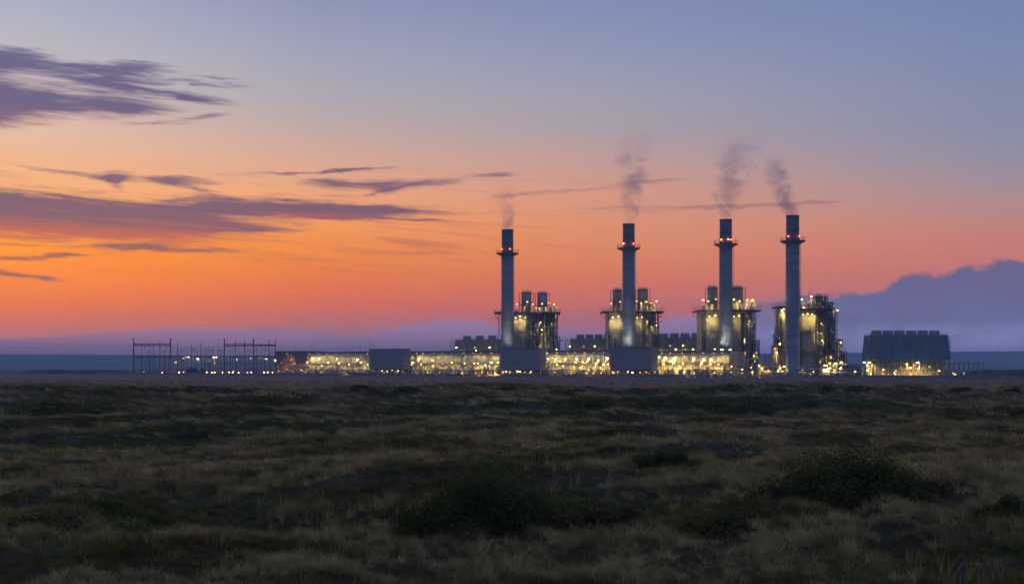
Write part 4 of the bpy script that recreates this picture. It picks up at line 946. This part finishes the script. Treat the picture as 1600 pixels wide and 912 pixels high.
def yard_lamp(px, py, Y, kind, r_, label):
    r_ *= .74; h = zz(py, Y); t = thing('yard_lamp', (at(px,Y),Y,0), label, 'lamp', 0, 'pole lamps of the switchyard')
    MB().tube([(0,.5,0),(0,.5,h+.3)], .11, 5, .07).build('pole', M_galv, t)
    hd = MB().frustum((-.34,.34,-.3,.3,.2), (-.2,.2,-.18,.18,.4)).box(-.05,.05,0,.5,.3,.4).build('lamp_head', M_steel, t, (0,0,h)); inst(HOOD, 'hood', hd, (0,0,.02), PI, (r_/.3*.9,)*3); inst(BULB[kind], 'bulb', hd, (0,0,-.06*r_/.3), 0, (r_*.30,)*3); inst(LENS[kind], 'lens', hd, (0,0,-.02), 0, (r_/.3,)*3)
for px, py, k, r_, lb in ((274.5,565.5,'amber',.36,'orange pole lamp just right of the leftmost gantry, lower than its neighbours'),(286.5,559,'amber',.3,'left one of three orange pole lamps set close together'),(290.5,557,'amber',.32,'middle and highest of three orange pole lamps set close together'),(294.2,557.3,'amber',.32,'right one of three orange pole lamps set close together'),
        (308.8,560.3,'soft',.42,'bright yellow pole lamp alone near the middle mast'),(327.5,563.5,'white',.28,'pale pole lamp left of the white mast lamp, a little lower'),(334,558,'amber',.28,'left one of two small orange lamps high beside the fourth mast'),(337.8,558,'amber',.28,'right one of two small orange lamps high beside the fourth mast'),(335.5,567,'white',.28,'low pale pole lamp below two small orange lamps'),
        (430,562.5,'amber',.42,'bright orange pole lamp at the right end of the switchyard'),(355,556.8,'dim',.28,'dim pole lamp at the left post of the four post gantry'),(370,561,'soft',.2,'small pole lamp under the middle of the four post gantry'),(392,559,'dim',.32,'dim pole lamp near the last post of the four post gantry'),(407,558,'dim',.3,'dim pole lamp between the four post gantry and the thin gantry'),(415,560,'soft',.18,'small pole lamp under the thin beamed gantry')):
    yard_lamp(px, py, YS-3, k, r_, lb)
for i, px in enumerate((217,222,228,236,243,254,263,274,281,285,288,318,323,330,338,347,356,366,376,386,395,404,412,421,428,437)):
    Y = YS-12+rr.uniform(-4,8); t = thing('ground_lamp', (at(px+rr.uniform(-3,3),Y),Y,0), 'low ground lamp lighting the feet of the switchyard posts', 'lamp', 0, 'ground lamps of the switchyard')
    hd = MB().box(-.12,.12,-.12,.12,0,.75).frustum((-.3,.3,-.25,.25,1.02),(-.2,.2,-.2,.2,1.12)).box(-.2,.2,.18,.24,.7,1.05).build('lamp_head', M_steel, t); inst(BULB['low'], 'bulb', hd, (0,0,.86), 0, (.085,.085,.085))
def wire(pts, r, label):
    tag(MB().tube(pts, r, 4).build('power_line', M_steel), label, 'power line')
def sag(a, b, d, n=14): return [tuple(a[i]+(b[i]-a[i])*k/n-(d*4*(k/n)*(1-k/n) if i == 2 else 0) for i in range(3)) for k in range(n+1)]
for j, (py0, py1, lb) in enumerate(((530,538.5,'topmost faint power line running off to the left from the leftmost gantry'),(537,542,'middle faint power line running off to the left from the leftmost gantry'),(546,548,'lowest faint power line running off to the left from the leftmost gantry'))):
    wire(sag((at(-40,700),700,zz(py0,700)), (at(209,YS),YS,zz(py1,YS)), 1.5), .045, lb)
for j, (a, b, py, lb) in enumerate(((266,350,541,'thin wire strung between the two tall gantries'),(431,577,541.5,'thin wire running from the switchyard over the hall roof'),(277,350,546,'lower thin wire strung from the first mast to the second gantry'))):
    Y2 = YS if b < 400 else 735; wire(sag((at(a,YS),YS,zz(py,YS)), (at(b,Y2),Y2,zz(py,Y2)), .9), .05, lb)
for px, pyt, lb in ((441,543,'thin pole over the brown block, leftmost of the roof poles'),(462,538,'thin roof pole left of the long roof wire'),(486,537,'tall thin roof pole above the left end of the lit hall'),(540,543,'short thin roof pole left of the first grey block'),(547,541,'thin roof pole, right one of a close pair'),(563,538,'tall thin roof pole close left of the first grey block'),(578,530,'tallest thin roof pole at the left edge of the first grey block'),(584,537,'thin roof pole above the first grey block')):
    Y = on_line(px, 36)[1]; t = thing('roof_pole', (at(px,Y),Y,0), lb, 'pole', 0, 'thin poles above the left hall'); h = zz(pyt, Y)
    MB().tube([(0,0,0),(0,0,h)], .13, 5, .07).build('pole', M_steel, t); MB().box(-.9,.9,-.04,.04,h*.93,h*.93+.09).build('crossarm', M_steel, t)

# ------------------------------------------------------------------ smoke plumes
def plume(k, path, r0, r1, pyt, dens, label, seed):
    px, pyb = STACKS[k][0], STACKS[k][1]; x, y, s, _ = SP[k]; z0 = zz(pyb, y); H = zz(pyt, y)-z0
    a_, b_ = path; r0 *= s; r1 *= s; a_ *= s/H; b_ *= s/H/H
    mb = MB(); n, ns = 14, 18; vs_, fs_ = [], []
    for i in range(ns+1):
        z = H*i/ns; c = a_*z+b_*z*z; r = (r0+(r1-r0)*(z/H)**.7)*1.12
        for j in range(n): t = 2*PI*j/n; vs_.append((c+r*math.cos(t), r*math.sin(t), z))
    for i in range(ns):
        for j in range(n): fs_.append((i*n+j, i*n+(j+1)%n, (i+1)*n+(j+1)%n, (i+1)*n+j))
    fs_.append(tuple(range(n-1,-1,-1))); fs_.append(tuple(ns*n+j for j in range(n))); mb.add(vs_, fs_)
    m = bpy.data.materials.new('smoke'); m.use_nodes = True; T = NT(m.node_tree)
    P = T.n('ShaderNodeTexCoord').outputs['Object']; X, Y_, Zc = T.sep(P)
    u = T.m('DIVIDE', Zc, H, clamp=True)
    wx = T.m('MULTIPLY', T.m('SUBTRACT', T.noise(T.comb(seed, 0.0, T.m('MULTIPLY', Zc, .10)), 1.0, 3.0, .6), .5), T.m('MULTIPLY', u, r1*2.2))
    cx_ = T.m('ADD', T.m('ADD', T.m('MULTIPLY', Zc, a_), T.m('MULTIPLY', T.m('MULTIPLY', Zc, Zc), b_)), wx)
    rad = T.m('MULTIPLY_ADD', T.m('POWER', u, .7), r1-r0, r0)
    qx = T.m('DIVIDE', T.m('SUBTRACT', X, cx_), rad); qy = T.m('DIVIDE', Y_, rad)
    q = T.m('ADD', T.m('MULTIPLY', qx, qx), T.m('MULTIPLY', qy, qy))
    nz = T.noise(T.vm('ADD', T.vm('MULTIPLY', P, (.12,.12,.15)), (seed*3.1, 0, 0)), 1.0, 4.0, .62, .9)
    rise = T.m('MULTIPLY_ADD', u, .09, .31)
    d = T.m('SUBTRACT', T.m('SUBTRACT', nz, rise), T.m('MULTIPLY', q, .26))
    d = T.m('MULTIPLY', T.m('MAXIMUM', d, 0.0), T.m('MULTIPLY', T.sstep(u, 1.0, .25), dens*1.5))
    v = T.n('ShaderNodeVolumePrincipled'); v.inputs['Color'].default_value = (.86,.83,.97,1); T.put(v.inputs['Density'], d)
    o = T.n('ShaderNodeOutputMaterial'); T.put(o.inputs['Volume'], v.outputs[0]); m.cycles.homogeneous_volume = False
    ob = mb.build('smoke_plume', m, None, (x, y, z0+.06)); tag(ob, label, 'smoke', None, 'thing')
plume(0, (-10, 6), 9, 30, 276, .24, 'thin short smoke wisp rising from the leftmost stack', 1.0)
plume(1, (12, 8), 9.5, 48, 186, .23, 'tall broken smoke plume rising from the second stack', 2.0)
plume(2, (16, 24), 10, 54, 188, .24, 'tall smoke plume leaning right from the third stack', 3.0)
plume(3, (-52, 6), 11, 36, 224, .36, 'dense dark smoke plume leaning left from the rightmost stack', 4.0)

# ------------------------------------------------------------------ shrubs
LEAF = [leaf_material('dark_shrub_leaves', (.06,.074,.020), (.17,.18,.055), .25), leaf_material('olive_shrub_leaves', (.085,.09,.026), (.24,.23,.08), .3)]
M_twig = material('shrub_twigs', (.075,.060,.050), .9)
def shrub(px, pyb, lobes, n, label, mat=0, leaf=.075, group='dark shrubs in the grass', far=False):
    rng = np.random.default_rng(int(px*7+pyb)); D = 18.0
    while D < 275 and float(height(at(px, D), D)) < EYE-(pyb-HZ)/F*D: D *= 1.004
    x0, y0 = at(px, D), D; z0 = float(height(x0, y0)); t = thing('shrub', (x0,y0,z0), label, 'shrub', 0, group); s = D/F
    C_, A_ = [], []
    tot = sum(a[2]*a[3] for a in lobes)
    for (dx_, dy_, wx, hh) in lobes:
        m_ = int(n*wx*hh/tot); a = rng.uniform(0, 2*PI, m_); cth = rng.uniform(0, 1, m_)**.8; q = rng.uniform(.35, 1, m_)**.45
        sn = np.sqrt(1-cth**2); lump = .78+.5*fbm(a*1.9+dx_, cth*3.1, int(abs(dx_))+5, 3)
        nc = max(10, int(wx*hh/110)); ca = rng.uniform(0, 2*PI, nc); cz = rng.uniform(0, 1, nc)**.9; cs = np.sqrt(1-cz**2); cr = rng.uniform(.55, 1.08, nc); cw = rng.uniform(.22, .46, nc)
        pick = rng.integers(0, nc, m_); g = rng.normal(size=(m_, 3)); g /= np.linalg.norm(g, axis=1)[:, None]; g *= (rng.random(m_)**.45*cw[pick])[:, None]; spr = rng.random(m_) < .03
        g[:, 2] += np.where(spr, rng.uniform(.05, .4, m_), 0)
        x = dx_*s+wx*s*((cs*cr*np.cos(ca))[pick]+g[:, 0]); y = dy_+wx*s*.72*((cs*cr*np.sin(ca))[pick]+g[:, 1]); z = np.maximum(hh*s*((cz*cr)[pick]+g[:, 2]*1.1), 0)
        zt = height(x0+x, y0+y)-z0; C_.append(np.stack([x, y, z+zt-.02], -1)); 
    C = np.concatenate(C_); m_ = len(C); u = rng.normal(size=(m_,3)); u[:,2] = np.abs(u[:,2])*.7; u /= np.linalg.norm(u, axis=1)[:,None]
    v = np.cross(u, rng.normal(size=(m_,3))); v /= np.linalg.norm(v, axis=1)[:,None]; l = leaf*rng.uniform(.6, 1.5, m_)[:,None]
    V = np.stack([C, C+u*l*.5+v*l*.3, C+u*l*1.1, C+u*l*.5-v*l*.3], 1).reshape(-1,3)
    me = bpy.data.meshes.new('foliage'); me.from_pydata(V.tolist(), [], np.arange(m_*4).reshape(-1,4).tolist()); me.materials.append(LEAF[mat])
    inst(me, 'foliage', t)
    tw = MB()
    for (dx_, dy_, wx, hh) in lobes:
        for k in range(5 if far else 12):
            a = rng.uniform(0, 2*PI); e = rng.uniform(.35, 1.0); b = Vector((dx_*s, dy_, float(height(x0+dx_*s, y0+dy_))-z0-.05)); tip = b+Vector((wx*s*.85*e*math.cos(a), wx*s*.6*e*math.sin(a), hh*s*(1.12-.35*e)))
            mid = (b+tip)/2+Vector((rng.normal(0,.08), rng.normal(0,.08), .12*hh*s)); tw.tube([b, mid, tip], .022 if not far else .05, 4, .006)
    tw.build('branches', M_twig, t)
shrub(742, 818, [(-45,0,66,64),(0,.3,66,72),(50,.2,62,62),(-85,-.1,44,40),(90,.1,44,36)], 19000, 'large dark domed shrub left of centre in the near grass', 0)
shrub(905, 824, [(-35,0,60,42),(25,.2,56,30),(70,.1,36,18)], 10000, 'long low olive shrub spreading right from the large domed one', 1)
shrub(1330, 783, [(-60,0,66,62),(-25,.3,60,70),(20,.4,70,74),(65,.2,66,58),(112,0,46,30),(-110,0,46,32)], 22000, 'broad dark shrub at the right, alone on the grass', 0)
shrub(1130, 832, [(-50,0,46,22),(20,.2,50,24)], 3500, 'olive shrub mass right of centre in the near grass', 1)
shrub(1580, 815, [(-10,0,40,22),(40,0,46,26)], 3500, 'dark low shrub at the right edge of the near grass', 0)
shrub(70, 815, [(-30,0,56,20),(40,.2,56,24),(130,0,44,16)], 5000, 'olive low shrubs at the left edge of the near grass', 1)
shrub(1040, 730, [(-22,0,36,22),(20,.2,34,18)], 3500, 'low dark shrub in the middle distance right of centre', 0, .11)
shrub(335, 682, [(-18,0,32,14),(22,0,30,11)], 2500, 'low dark shrub in the middle distance at left', 0, .14)
shrub(130, 648, [(-40,0,50,20),(30,.5,60,22),(-95,0,36,14)], 3500, 'wide dark shrub far out on the left slope', 0, .22)
shrub(430, 634, [(-50,0,60,14),(30,1,60,16)], 3000, 'flat dark shrub on the far slope left of centre', 0, .24)
shrub(1130, 640, [(-60,0,60,13),(30,1,70,14)], 3000, 'flat dark shrub on the far slope right of centre', 0, .24)
shrub(940, 634, [(-40,0,50,9),(40,1,46,9)], 2200, 'thin dark line of shrub on the far slope near the centre', 0, .24)
shrub(1540, 650, [(-30,0,60,12),(60,1,50,12)], 2400, 'flat dark shrub on the far slope at the right edge', 0, .22)
for px, w_, h_ in ((60,30,5),(95,14,6),(160,16,5),(190,20,6),(232,20,5),(262,18,6),(300,16,8),(330,12,5),(360,30,6),(560,12,4),(640,16,4),(783,9,8),(800,6,9),(880,24,6),(905,14,5),(1080,20,5),(1105,14,6),(1145,14,7),(1210,20,5),(1290,12,5),(1340,18,4),(1440,22,5),(1500,20,5),(1580,12,6)):
    shrub(px, 612+R.uniform(-1.2,2.5), [(0,0,w_,h_),(w_*.6,.5,w_*.6,h_*.7)], 380, 'tiny dark shrub on the far crest of the grassland', 0, .30, 'tiny shrubs along the far crest', True)

# ------------------------------------------------------------------ haze
def haze():
    m = bpy.data.materials.new('haze_air'); m.use_nodes = True; T = NT(m.node_tree)
    v = T.n('ShaderNodeVolumePrincipled'); v.inputs['Color'].default_value = (.47,.74,1.0,1); v.inputs['Density'].default_value = HAZE_SIGMA
    o = T.n('ShaderNodeOutputMaterial'); T.put(o.inputs['Volume'], v.outputs[0])
    h = MB().box(-HAZE_R, HAZE_R, -HAZE_R, HAZE_R, -4.0, HAZE_TOP).build('haze', m)
    tag(h, kind='stuff')
haze()
